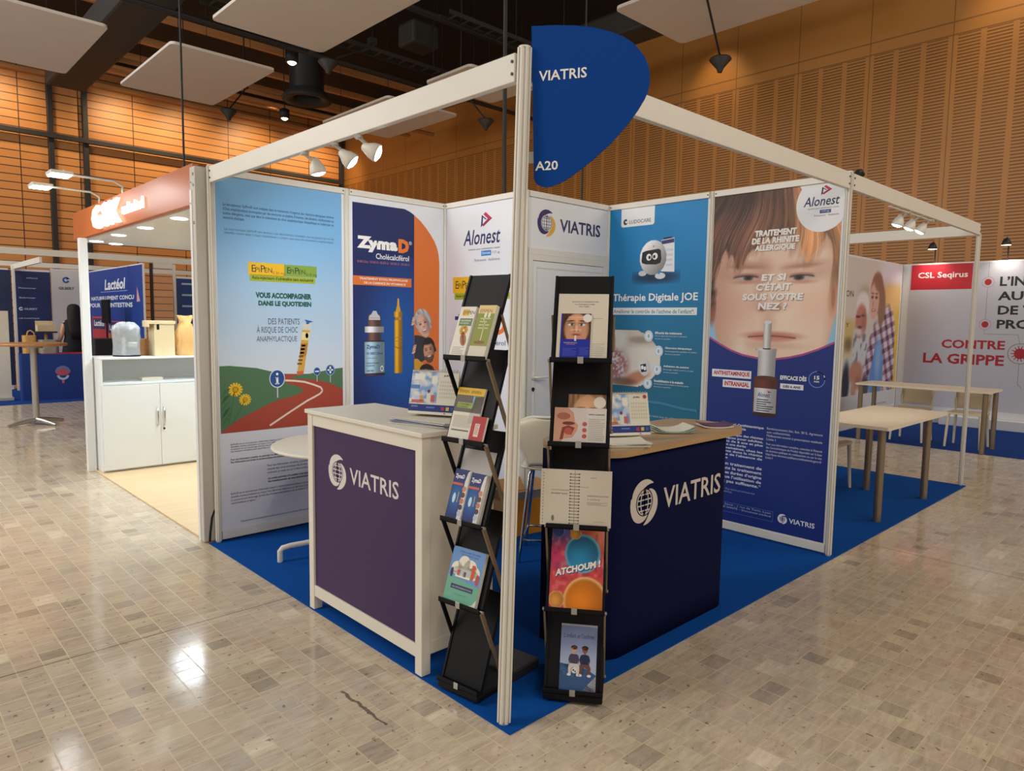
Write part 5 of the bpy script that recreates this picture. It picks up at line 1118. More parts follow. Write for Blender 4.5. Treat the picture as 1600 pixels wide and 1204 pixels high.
def desk_calendar(lab, x, y, z, rz, art):
    """folded card tent with a wide printed front; local x to the right, y back"""
    t = thing('desk_calendar', lab, 'calendar', (x, y, z), rz, 'desk calendars on the counters')
    w, h, d = .25, .205, .11; a = math.atan2(d*.5, h)
    A = Art(); art(A, w, h/math.cos(a))
    f = A.build('front_sheet', 'print_gloss', t, (-w/2, -d/2, .002), (0, 0, w, h/math.cos(a), .003), 'ddd8cc', (-a, 0, 0))
    m = MB(); m.X = Matrix.Translation((0, d/2, .002)) @ Matrix.Rotation(a, 4, 'X'); m.box(-w/2, -.003, 0, w/2, 0, h/math.cos(a)); m.build('back_sheet', 'paper', t)
    MB().box(-w/2, -d/2+.004, 0, w/2, d/2-.004, .0018).build('base_card', 'paper', t)
    m = MB()
    for k in range(18): m.tube([(-w/2+.012+k*.0132, .007*math.cos(q), h+.001+.007*math.sin(q)) for q in np.linspace(0, 2*PI, 9)], .0009, 5)
    m.build('wire_binding', 'steel', t)
    return t
def art_cal(A, w, h):
    A.rect(0, 0, w, h, 'e2dccb').up(); A.rect(0, h*.06, w, h*.22, '22347e'); A.paint(lambda U, V: blend(blend(np.ones(U.shape+(3,))*np.array((196, 206, 224.)), (126, 160, 206), sstep(.45, .7, vnoise(U*60, V*40, 2))), (230, 226, 214), sstep(.6, .8, vnoise(U*45+V*30, V*60, 6))), 0, h*.24, w*.58, h*.97, 20, 18); A.up()
    A.rect(w*.05, h*.25, w*.32, h*.32, 'c66a6a'); A.rect(w*.22, h*.26, w*.30, h*.42, 'd39a62'); A.ell(w*.40, h*.52, .007, .009, '6a2a3c'); A.poly([(w*.36, h*.25), (w*.46, h*.25), (w*.45, h*.50), (w*.37, h*.50)], 'dedace'); A.rect(w*.45, h*.28, w*.54, h*.44, 'c2665a'); A.rect(w*.06, h*.78, w*.28, h*.92, 'ece8dc'); A.rect(w*.44, h*.70, w*.56, h*.88, 'ece8dc'); A.rect(0, h*.57, w*.2, h*.66, '5c84c0')
    A.text('JUIN', w*.68, h*.86, w*.82, h*.91, '3c3c40', .03)
    for r in range(5):
        for c in range(7): A.rect(w*(.62+.05*c), h*(.72-.085*r), w*(.62+.05*c+.035), h*(.72-.085*r+.05), 'cfc9b6')
    for k, c in enumerate(('b8363c', 'd8b44c', '3b5c92')): A.rect(w*(.70+.10*k), h*.10, w*(.70+.10*k+.065), h*.18, c)
    A.rect(w*.06, h*.15, w*.2, h*.19, '6a7ab8'); A.rect(w*.38, h*.14, w*.56, h*.17, '6a7ab8'); A.rect(w*.76, h*.015, w*.80, h*.05, 'd08a8a')
CC = math.radians(-64)
_, zt = sheets(.03, .56, .28, .90, 5, CT, ('paper', 'paper_grey', 'paper_blue', 'paper', 'paper'), 'loose pile of white leaflets under the desk calendar on the white counter', math.radians(14), 3, .004, curl=.4)
desk_calendar('desk calendar with blue pictures standing on the white counter', .225, .80, zt+.012, CC, art_cal)
def art_cal2(A, w, h):
    art_cal(A, w, h); A.up(2); A.ell(w*.93, h*.90, .010, .010, 'b8363c')
RT = .006+.965+.0335
_, zt = sheets(.72, .06, .97, .28, 4, RT, ('paper', 'paper_grey', 'paper', 'paper'), 'pile of white leaflets under the desk calendar on the oak top', math.radians(-36), 5, .004, curl=.3)
desk_calendar('desk calendar with a red dot standing on the oak top', .968, .238, zt+.009, math.radians(-29), art_cal2)
sheets(1.09, .27, 1.30, .42, 1, RT, ('paper',), 'single white sheet lying flat behind the open magazines on the oak top', math.radians(-20), 2, .002, 'paper_sheet', 'paper')
sheets(1.26, .14, 1.47, .29, 3, RT, ('paper_grey', 'paper_green', 'paper'), 'curled blue and white magazines in the middle of the oak top', math.radians(-38), 9, .005, 'magazine_pile', 'magazines', 1.6)
sheets(1.63, .10, 1.80, .23, 2, RT, ('paper', 'paper_plum'), 'plum and white leaflets at the right end of the oak top', math.radians(-36), 11, .006, 'leaflet_pile', 'leaflets', .8)

# ------------------------------------------------------------------ inside the corner stand
t = thing('cardboard_box', 'open brown cardboard box with orange printed side on the blue carpet', 'box', (1.76, 1.82, .006), math.radians(-8))
bw, bd, bh, th = .36, .24, .27, .004
m = MB(); m.box(-bw/2, -bd/2, .0, bw/2, bd/2, .005); m.box(-bw/2, bd/2-th, .005, bw/2, bd/2, bh); m.box(-bw/2, -bd/2+th, .005, -bw/2+th, bd/2-th, bh); m.box(bw/2-th, -bd/2+th, .005, bw/2, bd/2-th, bh); m.build('carton', 'cardboard', t)
MB().box(-bw/2, -bd/2, .005, bw/2, -bd/2+th, bh).build('printed_side', 'orange_box', t)
for s in (-1, 1):
    m = MB(); m.X = Matrix.Translation((0, s*bd/2, bh)) @ Matrix.Rotation(-s*.75, 4, 'X'); m.box(-bw/2, -th/2, .001, bw/2, th/2, .12); m.build('flap', 'cardboard_light' if s < 0 else 'cardboard', t)
    m = MB(); m.X = Matrix.Translation((s*bw/2, 0, bh)) @ Matrix.Rotation(s*.55, 4, 'Y'); m.box(-th/2, -bd/2+.01, .001, th/2, bd/2-.01, .12); m.build('flap', 'cardboard', t)

t = thing('bar_stool', 'cream plastic stool with chrome legs behind the tall corner post', 'stool', (1.545, 1.27, .0065), math.radians(128))
# local: back of the stool at +y
sh = .62
rows = [[(u*.18, -.18+v*.33, sh+.015*abs(u)**3-.02*(v < .05)) for u in np.linspace(-1, 1, 13)] for v in np.linspace(0, 1, 7)]
MB().sweep(rows).build('seat', 'plastic_cream', t, solid=.012)
def back_row(v):
    w = .135+.095*sstep(.0, .75, np.array(v))-.10*sstep(.86, 1.02, np.array(v))
    return [(u*float(w), .165+.055*v-.055*u*u*(.4+.6*v), sh+.025+.325*v-.012*abs(u)**4) for u in np.linspace(-1, 1, 13)]
rows = [back_row(v) for v in np.linspace(0, 1, 12)]
MB().sweep(rows).build('backrest', 'plastic_cream', t, solid=.010)
rim = [r[0] for r in rows]+rows[-1][1:-1]+[r[-1] for r in rows[::-1]]
MB().tube(rim, .0105, 8).build('rim', 'white_metal', t)
for sx in (-1, 1):
    for sy in (-1, 1):
        MB().tube([(sx*.11, sy*.11, sh-.008), (sx*.125, sy*.125, sh-.04), (sx*.18, sy*.18, .004)], .0105, 10).build('leg', 'chrome', t)
MB().tube([(.238*math.cos(a), .238*math.sin(a), .15) for a in np.linspace(PI/4, PI/4+2*PI, 5)], .008, 8).build('foot_rest', 'chrome', t)

t = thing('bistro_table', 'round white table half hidden behind the purple-fronted counter', 'table', (.62, 2.27, .006))
MB().lathe([(.001, .715), (.50, .715), (.512, .722), (.512, .733), (.50, .74), (.001, .74)], n=48).build('table_top', 'white_furniture', t)
MB().cyl((0, 0, .06), (0, 0, .714), .032, n=18).build('column', 'white_metal', t)
for k in range(4):
    a = math.radians(172)+k*PI/2; c, s = math.cos(a), math.sin(a)
    MB().tube([(.02*c, .02*s, .10), (.42*c, .42*s, .095), (.47*c, .47*s, .088), (.485*c, .485*s, .07), (.485*c, .485*s, .001)], .018, 10).build('foot', 'white_metal', t)

# spot lamps hanging under the beams
def spot_lamp(loc, rz, tilt, lab, group, e, target, col=(.92, .97, 1), sweep=70):
    t = thing('spot_lamp', lab, 'lamp', loc, rz, group); t.scale = (.85, .85, .85)
    m = MB(); m.box(-.03, -.02, -.018, .03, .02, -.001); m.build('clamp', 'alu', t)
    MB().tube([(0, 0, -.012), (0, .03, -.035), (0, .06, -.06)], .011, 8).build('arm', 'alu', t)
    m = MB(); m.X = Matrix.Translation((0, .075, -.085)) @ Matrix.Rotation(tilt, 4, 'X')
    m.lathe([(.014, .058), (.022, .052), (.030, .03), (.046, .0), (.052, -.03), (.052, -.042), (.047, -.042), (.036, .0), (.012, .03)], n=24); hd = m.build('lamp_head', 'white_metal', t)
    m = MB(); m.X = Matrix.Translation((0, .075, -.085)) @ Matrix.Rotation(tilt, 4, 'X'); m.lathe([(.0005, -.058), (.026, -.053), (.044, -.042), (.047, -.038), (.0005, -.036)], n=24); m.build('lamp_glass', 'lamp_glow', hd)
    bpy.context.view_layer.update()
    p = t.matrix_world @ (Matrix.Translation((0, .075, -.085)) @ Matrix.Rotation(tilt, 4, 'X')) @ Vector((0, 0, -.075))
    spot('spot_lamp_light', p, target, e, sweep, .8, col, .05)
g = 'spot lamps under the left beam'
spot_lamp((.02, 1.70, 2.475), math.radians(-105), .25, 'spot lamp under the left beam, farthest of its three from the corner post', g, 34, (1.0, 2.95, 1.5), sweep=95)
spot_lamp((.03, 1.40, 2.475), math.radians(-128), .85, 'middle spot lamp of the three under the left beam', g, 34, (1.7, 2.9, 1.7), sweep=95)
spot_lamp((.035, 1.18, 2.475), math.radians(-134), 1.15, 'spot lamp under the left beam, nearest of its three to the corner post', g, 30, (2.2, 2.4, 1.7), sweep=95)
g = 'spot lamps under the right beam'
for x, a, lab in ((4.20, .3, 'spot lamp under the right beam, nearest of its three to the boy poster'), (4.48, .4, 'middle spot lamp of the three under the right beam'), (4.76, .5, 'spot lamp under the right beam, farthest of its three from the boy poster')):
    spot_lamp((x, .01, 2.475), math.radians(20), a, lab, g, 14, (x+.6, 1.6, .3), (1, .93, .82), 110)
MB_t = thing('lamp_track', 'thin white lamp rail below the beam at the right', 'rail', (4.3, .01, 2.457))
MB().box(-.52, -.01, 0, .52, .01, .006).build('rail', 'white_metal', MB_t)
for x in (3.16,): label(MB().tube([(3.12, .0, 2.60), (3.17, .0, 2.615), (3.21, 0, 2.60)], .018, 8).build('cable_plug', 'cable'), 'small black plug on top of the beam right of the boy poster', 'plug')

# ------------------------------------------------------------------ open stand at the right: table and chair
def meeting_table(x0, y0, x1, y1, h, lab, legs, z=.006):
    t = thing('meeting_table', lab, 'table', ((x0+x1)/2, (y0+y1)/2, z), 0, 'white tables with bronze tube legs')
    hx, hy = (x1-x0)/2, (y1-y0)/2
    MB().prism(rrect(-hx, -hy, hx, hy, .015, 3), h-.026, h).build('table_top', 'cream_top', t, bevel=.003)
    for lx, ly in legs:
        MB().cyl((lx-t.location.x, ly-t.location.y, .0), (lx-t.location.x, ly-t.location.y, h-.027), .030, n=18).build('leg', 'brushed_bronze', t)
    return t
meeting_table(4.05, .0, 5.62, .66, .785, 'nearer cream table with bronze legs on the bright blue carpet', [(4.16, .085), (5.30, .075), (5.26, .56), (4.18, .57)])
meeting_table(8.36, .26, 9.0, 1.86, .785, 'farther cream table with bronze legs at the red and white stand', [(8.42, .32), (8.94, .32), (8.42, 1.80), (8.94, 1.80)])
def side_chair(x, y, rz, lab):
    t = thing('side_chair', lab, 'chair', (x, y, .0075), rz, 'cream plastic chairs')
    MB().prism(rrect(-.21, -.21, .21, .19, .04, 4), .435, .46).build('seat', 'plastic_cream', t, bevel=.006)
    rows = [[(u*(.20+.01*v), .195+.075*v-.03*(abs(u)**2), .49+.25*v) for u in np.linspace(-1, 1, 9)] for v in np.linspace(0, 1, 6)]
    MB().sweep(rows).build('backrest', 'plastic_cream', t, solid=.012)
    for s in (-1, 1):
        MB().tube([(s*.185, .165, .434), (s*.20, .18, .62)], .012, 8).build('back_post', 'plastic_cream', t)
        MB().cyl((s*.18, -.18, .434), (s*.20, -.20, 0), .019, .014, n=10).build('leg', 'plastic_cream', t)
        MB().cyl((s*.18, .16, .434), (s*.20, .21, 0), .019, .014, n=10).build('leg', 'plastic_cream', t)
    return t
side_chair(5.02, .90, PI/2, 'cream chair half hidden by the upright right of the boy poster')
side_chair(8.90, 1.28, -PI/2, 'left cream chair behind the far table')
side_chair(8.88, .60, -PI/2, 'right cream chair behind the far table')

# ------------------------------------------------------------------ red and white stand at the far right
XS, YS, HS = 11.2, 2.25, 2.62
def wall_board(name, loc, rz, w, h, art, lab, partlab, z0=.0):
    t = thing('wall_panel', lab, 'panel', loc, rz, 'printed wall panels of the far stands')
    MB().box(0, -.02, z0+.0, w, .02, h).build('board', 'white_panel', t, bevel=.004)
    o = art.build('poster', 'print_matte', t, (-name, -.0215, 0))
    if partlab: o['label'] = partlab
    return t
A = Art(); A.rect(-2.12, .27, 3.4, 2.60, 'c9c8d0').up(); A.rect(-2.10, 2.19, -1.215, 2.60, 'c8202f').up(); A.text('CSL Seqirus', -1.995, 2.352, -1.278, 2.475, 'f4f2f0', .02)
for v in (2.291, 1.631): A.ring(-.998, v, .075, .085, 'c9a0a4'); A.ell(-.998, v, .047, .05, 'b4202e')
for v0, v1 in ((2.376, 2.6), (1.716, 2.205), (1.48, 1.546)): A.rect(-1.002, v0, -.996, v1, '9a8a8e')
A.line([(-.999, 1.48), (-.56, 1.48)], .006, '9a8a8e'); A.line([(-.56, 1.48), (-.52, 1.32)], .006, '9a8a8e')
A.text('L’INNOVATION', -.842, 2.222, .55, 2.372, '232329', .03); A.text('AU SERVICE', -.855, 2.005, .40, 2.142, '232329', .03); A.text('DE VOTRE', -.842, 1.783, .16, 1.925, '232329', .03); A.text('PROTECTION', -.842, 1.568, .55, 1.708, '232329', .03)
A.text('CONTRE', -1.583, 1.240, -.712, 1.382, 'b4202e', .03); A.text('LA GRIPPE', -1.838, .988, -.710, 1.155, 'b4202e', .03)
A.ring(-.515, 1.19, .150, .160, '8a7a7e'); A.ell(-.515, 1.19, .075, .08, 'b4202e')
for k in range(14): A.line([(-.515+.07*math.cos(k*PI/7), 1.19+.075*math.sin(k*PI/7)), (-.515+.115*math.cos(k*PI/7), 1.19+.12*math.sin(k*PI/7))], .012, 'b4202e')
A.line([(-.515, 1.03), (-.515, .72), (-.46, .66)], .006, '8a7a7e')
wall_board(-2.23, (XS, 2.23, 0), -PI/2, 5.5, HS, A, 'white wall with red band and black and red lettering at the far right', 'white print with red band')
MB_t = thing('ledge_board', 'low white plinth along the foot of the red and white wall', 'plinth', (XS-.03, -.9, .006), 0)
MB().box(-.17, -2.2, 0, 0, 2.4, .15).build('plinth', 'white_panel', MB_t, bevel=.005)
def couple(U, V):
    C = np.ones(U.shape+(3,))*np.array((214, 204, 198.)); C = blend(C, (226, 224, 236), sstep(9.9, 10.4, U)*sstep(2.2, 2.4, V)); C = blend(C, (232, 186, 110), sstep(10.1, 10.5, U)*sstep(2.35, 2.15, V)*.9); C = blend(C, (226, 186, 70), sstep(10.2, 10.6, U)*sstep(1.95, 1.75, V)*.9)
    C = blend(C, (206, 180, 110), sstep(9.35, 9.1, U)*sstep(1.75, 1.6, V)*.9); C = blend(C, (200, 206, 200), sstep(9.4, 9.2, U)*sstep(1.3, 1.0, V))
    C = blend(C, (92, 76, 50), blob(U, V, 9.0, 1.30, .15, .10, .7)*.7); C = blend(C, (170, 160, 120), blob(U, V, 9.6, 2.1, .25, .1, .8)*.6)
    plaid = lambda s: (np.sin(U*s+V*s*.5) > .15)*1.*.5+(np.sin(V*s*1.4-U*s*.3) > .15)*.5
    body = np.maximum(blob(U, V, 10.55, 1.40, .42, .52, .12), blob(U, V, 10.75, .85, .26, .60, .15))
    P = plaid(24); pc = np.ones(U.shape+(3,))*np.array((214, 196, 214.)); pc = blend(pc, (92, 52, 76), P); C = C*(1-body[..., None])+pc*body[..., None]
    C = blend(C, (96, 140, 206), blob(U, V, 10.20, .80, .30, .55, .2)); C = blend(C, (150, 186, 226), blob(U, V, 10.25, 1.05, .12, .3, .7)*.7)
    arm = blob(U, V, 9.90, 1.15, .15, .52, .2, -.38); C = C*(1-arm[..., None])+pc*arm[..., None]
    old = blob(U, V, 9.45, 1.22, .30, .40, .25); C = blend(C, (206, 208, 214), old*.95); C = blend(C, (70, 84, 120), old*sstep(.6, .75, vnoise(U*14, V*14, 3))*.6)
    C = blend(C, (30, 34, 52), blob(U, V, 8.98, .72, .14, .30, .4)); C = blend(C, (34, 38, 58), blob(U, V, 9.75, .62, .16, .18, .3)*.8)
    C = blend(C, (190, 132, 112), blob(U, V, 9.36, .86, .27, .18, .25)); C = blend(C, (200, 146, 122), blob(U, V, 9.3, .62, .10, .14, .3)); C = blend(C, (150, 92, 80), blob(U, V, 9.5, .70, .16, .10, .5)*.6)
    C = blend(C, (232, 226, 224), blob(U, V, 9.50, 1.90, .26, .20, .2)); C = blend(C, (198, 128, 112), blob(U, V, 9.45, 1.66, .22, .25, .2)); C = blend(C, (226, 220, 216), blob(U, V, 9.42, 1.50, .18, .07, .5)*.8); C = blend(C, (90, 50, 46), blob(U, V, 9.33, 1.72, .09, .02, .5)+0*U); C = blend(C, (90, 50, 46), blob(U, V, 9.52, 1.74, .08, .02, .5)); C = blend(C, (120, 60, 54), blob(U, V, 9.42, 1.56, .10, .025, .5)); C = blend(C, (160, 96, 84), blob(U, V, 9.56, 1.62, .10, .2, .6)*.5)
    C = blend(C, (226, 204, 190), blob(U, V, 10.0, 2.18, .30, .30, .1)*.9); C = blend(C, (150, 106, 84), blob(U, V, 10.05, 2.10, .28, .33, .12)); C = blend(C, (150, 106, 84), blob(U, V, 10.28, 1.90, .16, .32, .2))
    C = blend(C, (224, 176, 158), blob(U, V, 9.95, 1.98, .20, .29, .14)); C = blend(C, (150, 106, 84), blob(U, V, 10.06, 2.24, .20, .10, .3, -.5)*.9)
    for eu in (9.86, 10.03): C = blend(C, (70, 44, 40), blob(U, V, eu, 2.03, .05, .022, .5)); C = blend(C, (110, 70, 56), blob(U, V, eu, 2.09, .06, .014, .5))
    C = blend(C, (200, 140, 124), blob(U, V, 9.90, 1.93, .03, .05, .6)); C = blend(C, (176, 80, 76), blob(U, V, 9.94, 1.83, .085, .025, .4)); C = blend(C, (240, 230, 226), blob(U, V, 9.94, 1.838, .06, .010, .4))
    return C
A = Art(); A.rect(8.43, .27, 11.12, .60, 'd4d2d4').up(); A.paint(couple, 8.43, .52, 11.12, 2.59, 130, 120); A.up(); A.text('ON', 8.82, 2.005, 9.10, 2.10, '3a3a3c', .01); A.text('Y', 8.87, 1.555, 8.99, 1.625, '3a3a3c', .01); A.text('www.grippe', 10.3, .30, 10.75, .34, 'b04a56')
wall_board(8.43, (8.43, YS, 0), 0, 2.74, HS, A, 'panel with a photo of an old man hugged by a girl in plaid', 'photo of two people hugging')
def gooseneck(y, lab):
    t = thing('arm_lamp', lab, 'lamp', (XS, y, HS), -PI/2, 'small arm lamps above the red and white wall')
    MB().tube([(0, .0, .005), (0, -.01, .22), (0, -.06, .31), (0, -.14, .33)], .010, 8).build('arm', 'dark_metal', t)
    h = MB().lathe([(.02, .10), (.045, .07), (.07, 0), (.066, -.005), (.03, .03)], (0, -.16, .22), n=20).build('lamp_head', 'dark_metal', t)
    MB().lathe([(.0005, -.008), (.064, -.006), (.064, .0), (.0005, .0)], (0, -.16, .22), n=20).build('lamp_glass', 'lamp_warm', h)
    spot('arm_lamp_light', (XS-.17, y, HS+.19), (XS-.1, y, 1.2), 16, 120, .9, (1, .92, .80), .04)
gooseneck(1.77, 'left lit arm lamp above the red and white wall')
gooseneck(.77, 'right lit arm lamp above the red and white wall')

# ------------------------------------------------------------------ neighbour stand at the left with the lit orange sign
t = thing('partition_wall', 'thick grey wall end left of the light blue poster', 'partition', (-.087, 3.045, .012))
MB().box(0, -.01, 0, 3.05, .085, 2.57).build('wall_body', 'grey_wall', t, bevel=.004)
MB().box(-.004, .045, .0, -.0005, .083, 2.42).build('end_cover', 'white_panel', t)
m = MB()
for z in (2.2, 2.45, 2.52): m.cyl((-.0005, .02, z), (-.006, .02, z), .010, n=10)
for z in (2.33, 2.47): m.cyl((-.0045, .063, z), (-.010, .063, z), .006, n=10)
m.build('bolt', 'steel', t)

t = thing('sign_canopy', 'orange fronted canopy with glowing white letters over the white cabinet', 'canopy', (-.06, 3.145, 0))
MB().box(0, 0, 2.345, .04, 3.445, 2.62).build('fascia', 'fascia_orange', t, bevel=.004)
MB().box(.041, 0, 2.335, 3.0, 3.445, 2.36).build('soffit', 'white_laminate', t)
MB().box(.041, 3.405, 2.361, 3.0, 3.445, 2.62).build('end_fascia', 'fascia_orange', t)
def letter_mesh(txt, u0, v0, u1, v1, d, bold=.03):
    vs, fs, x0, y0, x1, y1 = glyphs(txt, bold); sx = (u1-u0)/(x1-x0); sy = (v1-v0)/(y1-y0); m = MB(); n = len(vs)
    P = [(u0+(x-x0)*sx, v0+(y-y0)*sy) for x, y in vs]
    # local u runs along -y so the word reads left to right from the aisle
    m.add([(-d, -u, v) for u, v in P]+[(-.004, -u, v) for u, v in P], list(fs)+[tuple(i+n for i in f[::-1]) for f in fs])
    cnt = {}
    for f in fs:
        for a, b in zip(f, f[1:]+f[:1]): cnt[(a, b)] = cnt.get((a, b), 0)+1
    for (a, b) in list(cnt):
        if (b, a) not in cnt: m.add([(-d, -P[a][0], P[a][1]), (-d, -P[b][0], P[b][1]), (-.004, -P[b][0], P[b][1]), (-.004, -P[a][0], P[a][1])], [(0, 3, 2, 1)])
    return m
letter_mesh('GSK', -2.555, 2.375, -1.675, 2.585, .035).build('letter', 'letter_glow', t)
letter_mesh('unlimited', -1.625, 2.43, -1.055, 2.52, .02, .02).build('small_letter', 'letter_glow', t)
for i, y in enumerate((.385, .755, 1.595, 2.405, 3.215)):
    MB().lathe([(.0005, -.004), (.05, -.004), (.062, -.001), (.062, .0), (.0005, .0)], (.155 if i else .2, y, 2.334), n=22).build('downlight', 'lamp_glow', t)
MB().lathe([(.0005, -.004), (.05, -.004), (.062, -.001), (.062, .0), (.0005, .0)], (.37, 3.355, 2.334), n=22).build('downlight', 'lamp_glow', t)
for y in (4.0, 5.0, 6.0): area('canopy_light', (.9, y, 2.32), (.9, y, 0), .5, .5, 22, (.78, .92, 1))
def flood(y, lab):
    q = thing('flood_lamp', lab, 'lamp', (-.06, y, 2.62), 0, 'flood lamps above the orange lit sign')
    MB().tube([(.02, 0, .002), (.02, 0, .06), (-.05, 0, .095), (-.36, 0, .10)], .010, 8).build('arm', 'alu', q)
    h = MB().box(-.52, -.10, .085, -.36, .10, .112).build('lamp_head', 'white_metal', q, bevel=.006)
    MB().box(-.51, -.09, .078, -.37, .09, .0845).build('lamp_glass', 'flood_glow', h)
    ld = area('flood_light', (-.52, y, 2.69), (-.06, y, 2.46), .14, .18, 1.6, (1, .97, .92))
flood(5.62, 'farther white flood lamp above the glowing sign at left')
flood(4.86, 'nearer white flood lamp above the glowing sign at left')
t = thing('canopy_post', 'slim white post under the far end of the orange canopy', 'post', (-.082, 6.13, 0))
MB().box(-.036, -.036, .0005, .036, .036, 2.334).build('post', 'white_laminate', t, bevel=.004)

t = thing('storage_cabinet', 'white cabinet with two doors and open shelf at the left stand', 'cabinet', (-.03, 5.88, .0125))
w, d, h = 1.42, .42, 1.15
m = MB(); m.box(0, 0, .02, .02, d, h-.0205); m.box(w-.02, 0, .02, w, d, h-.0205); m.box(.02, d-.012, .02, w-.02, d, h-.0205); m.box(.02, .01, .02, w-.02, d-.012, .04); m.box(.02, .0, .875, w-.02, d-.012, .90); m.box(.0, .02, 0, w, d, .02)
m.build('carcass', 'white_laminate', t, bevel=.002)
MB().box(-.004, -.004, h-.02, w+.004, d+.004, h).build('top', 'white_laminate', t, bevel=.003)
for s in (0, 1):
    x0 = .004+s*(.5335); x1 = x0+.5305
    dr = MB().box(x0, -.019, .022, x1, -.001, .872).build('door', 'white_laminate', t, bevel=.002)
    hx = x1-.03 if s == 0 else x0+.03
    MB().tube([(hx, -.019, .44), (hx, -.045, .445), (hx, -.052, .48), (hx, -.052, .58), (hx, -.045, .615), (hx, -.019, .62)], .008, 8).build('handle', 'chrome', dr)
    if s: MB().cyl((hx, -.019, .40), (hx, -.026, .40), .011, n=12).build('lock', 'dark_metal', dr)
MB().box(1.069, -.019, .022, 1.416, -.001, .872).build('door', 'white_laminate', t, bevel=.002)
label(MB().box(.36, 5.93, .9145, .56, 6.05, .945).build('paper_block', 'paper'), 'small white block lying in the open shelf of the white cabinet', 'block')
TZ = 1.1635
t = thing('wrapped_machine', 'coffee machine wrapped in crinkled clear plastic on the white cabinet', 'machine', (.265, 6.08, TZ))
prof = [(.124, .0135), (.127, .03), (.122, .10), (.128, .19), (.132, .27), (.122, .305), (.085, .335), (.03, .345)]
m = MB(); rnd = random.Random(4); rows = []
for r, z in prof:
    rows.append([(r*math.cos(a)*(1+rnd.uniform(-.06, .06)), r*math.sin(a)*(1+rnd.uniform(-.07, .07)), z+rnd.uniform(-.012, .012)*(z > .02)) for a in np.linspace(0, 2*PI, 29)[:-1]])
m.sweep(rows, closed=True); m.add(rows[-1], [tuple(range(28))]); m.add(rows[0], [tuple(range(28))[::-1]]); m.build('plastic_wrapping', 'plastic_wrap', t)
m = MB(); m.prism(rrect(-.085, -.075, .085, .085, .03, 4), .013, .30); m.build('machine_body', 'dark_metal', t, bevel=.006)
MB().cyl((-.045, -.088, .014), (-.045, -.088, .20), .020, n=12).build('milk_jug', 'chrome', t); MB().box(-.01, -.097, .10, .075, -.0755, .145).build('spout_head', 'steel', t, bevel=.004)
MB().cyl((0, 0, -.0), (0, 0, .0125), .128, n=26).build('base', 'black_plastic', t)
t = thing('carton_tall', 'tall beige cardboard carton with open flap on the white cabinet', 'carton', (.60, 6.06, TZ))
MB().box(-.10, -.10, 0, .10, .10, .362).build('carton', 'cardboard_light', t, bevel=.003)
m = MB(); m.X = Matrix.Translation((-.101, 0, .363)); m.box(-.055, -.11, -.001, .21, .10, .005); m.box(-.055, -.11, -.06, -.048, .10, -.0015); m.box(-.0545, -.1105, -.03, .21, -.1085, -.0015); m.build('flap', 'cardboard_light', t)
MB().box(-.075, -.1035, .275, -.05, -.1008, .335).build('hand_hole', 'black_plastic', t)
t = thing('paper_bag', 'crumpled brown paper bag on the white cabinet beside the grey wall', 'bag', (.84, 6.05, TZ))
rows = []; rnd = random.Random(8)
for z, a, b in ((0, .105, .07), (.02, .112, .075), (.06, .108, .078), (.10, .112, .07), (.16, .104, .078), (.22, .100, .06), (.28, .084, .055), (.33, .062, .034), (.355, .050, .030), (.39, .070, .020), (.425, .088, .010)):
    rows.append([(a*math.copysign(abs(math.cos(q))**.6, math.cos(q))+rnd.uniform(-.011, .011), b*math.copysign(abs(math.sin(q))**.6, math.sin(q))+rnd.uniform(-.010, .010), z+rnd.uniform(-.008, .008)*(z > 0)) for q in np.linspace(0, 2*PI, 25)[:-1]])
m = MB().sweep(rows, closed=True); m.add(rows[0], [tuple(range(24))[::-1]]); m.build('bag_body', 'kraft', t)
t = thing('wooden_crate', 'small brown wooden crate behind the wrapped machine', 'crate', (.475, 6.20, TZ))
MB().box(-.075, -.04, 0, .075, .06, .175).build('crate_body', 'table_wood', t, bevel=.003)
m = MB()
for x in (-.05, 0, .05): m.box(x-.003, -.044, .0, x+.003, -.0405, .175)
m.build('batten', 'cardboard', t)

# ------------------------------------------------------------------ aisle table at the far left
t = thing('standing_table', 'round wooden standing table on a grey steel column at the far left', 'table', (.10, 10.05, 0))
MB().lathe([(.001, 1.13), (.40, 1.13), (.42, 1.14), (.42, 1.165), (.40, 1.17), (.001, 1.17)], n=40).build('table_top', 'table_wood', t)
m = MB(); m.cyl((0, 0, .06), (0, 0, 1.13), .042, n=18); m.cyl((0, 0, 1.10), (0, 0, 1.13), .12, n=18); m.build('column', 'steel', t)
for k in range(4):
    a = math.radians(25)+k*PI/2; c, s = math.cos(a), math.sin(a)
    MB().tube([(.0, .0, .075), (.18*c, .18*s, .055), (.40*c, .40*s, .02)], .03, 8, radii=[.038, .032, .019]).build('foot', 'steel', t)

# ------------------------------------------------------------------ navy and white stands at the far left
def far_beam(p0, p1, z0, z1, lab):
    a = Vector((*p0, 0)); b = Vector((*p1, 0)); d = b-a
    t = thing('fascia_beam', lab, 'beam', (a.x, a.y, 0), math.atan2(d.y, d.x), 'white beams of the far stands')
    MB().box(0, -.02, z0, d.length, .02, z1).build('rail', 'white_metal', t); return t
far_beam((-7, 12.84), (3.4, 12.84), 2.60, 2.71, 'front white beam across the navy stands at the far left')
far_beam((-7, 15.86), (6, 15.86), 2.56, 2.66, 'rear white beam above the navy and white panels at the far left')
far_beam((.73, 12.87), (.73, 15.8), 2.48, 2.58, 'short white beam running back above the navy logo panel')
def far_post(x, y, h, lab, m='white_metal'):
    t = thing('upright_post', lab, 'post', (x, y, .008), group='white uprights of the far stands'); MB().box(-.025, -.025, 0, .025, .025, h-.012).build('profile', m, t, bevel=.004); return t
far_post(.70, 15.45, 2.56, 'cream upright at the left edge of the navy logo panel')
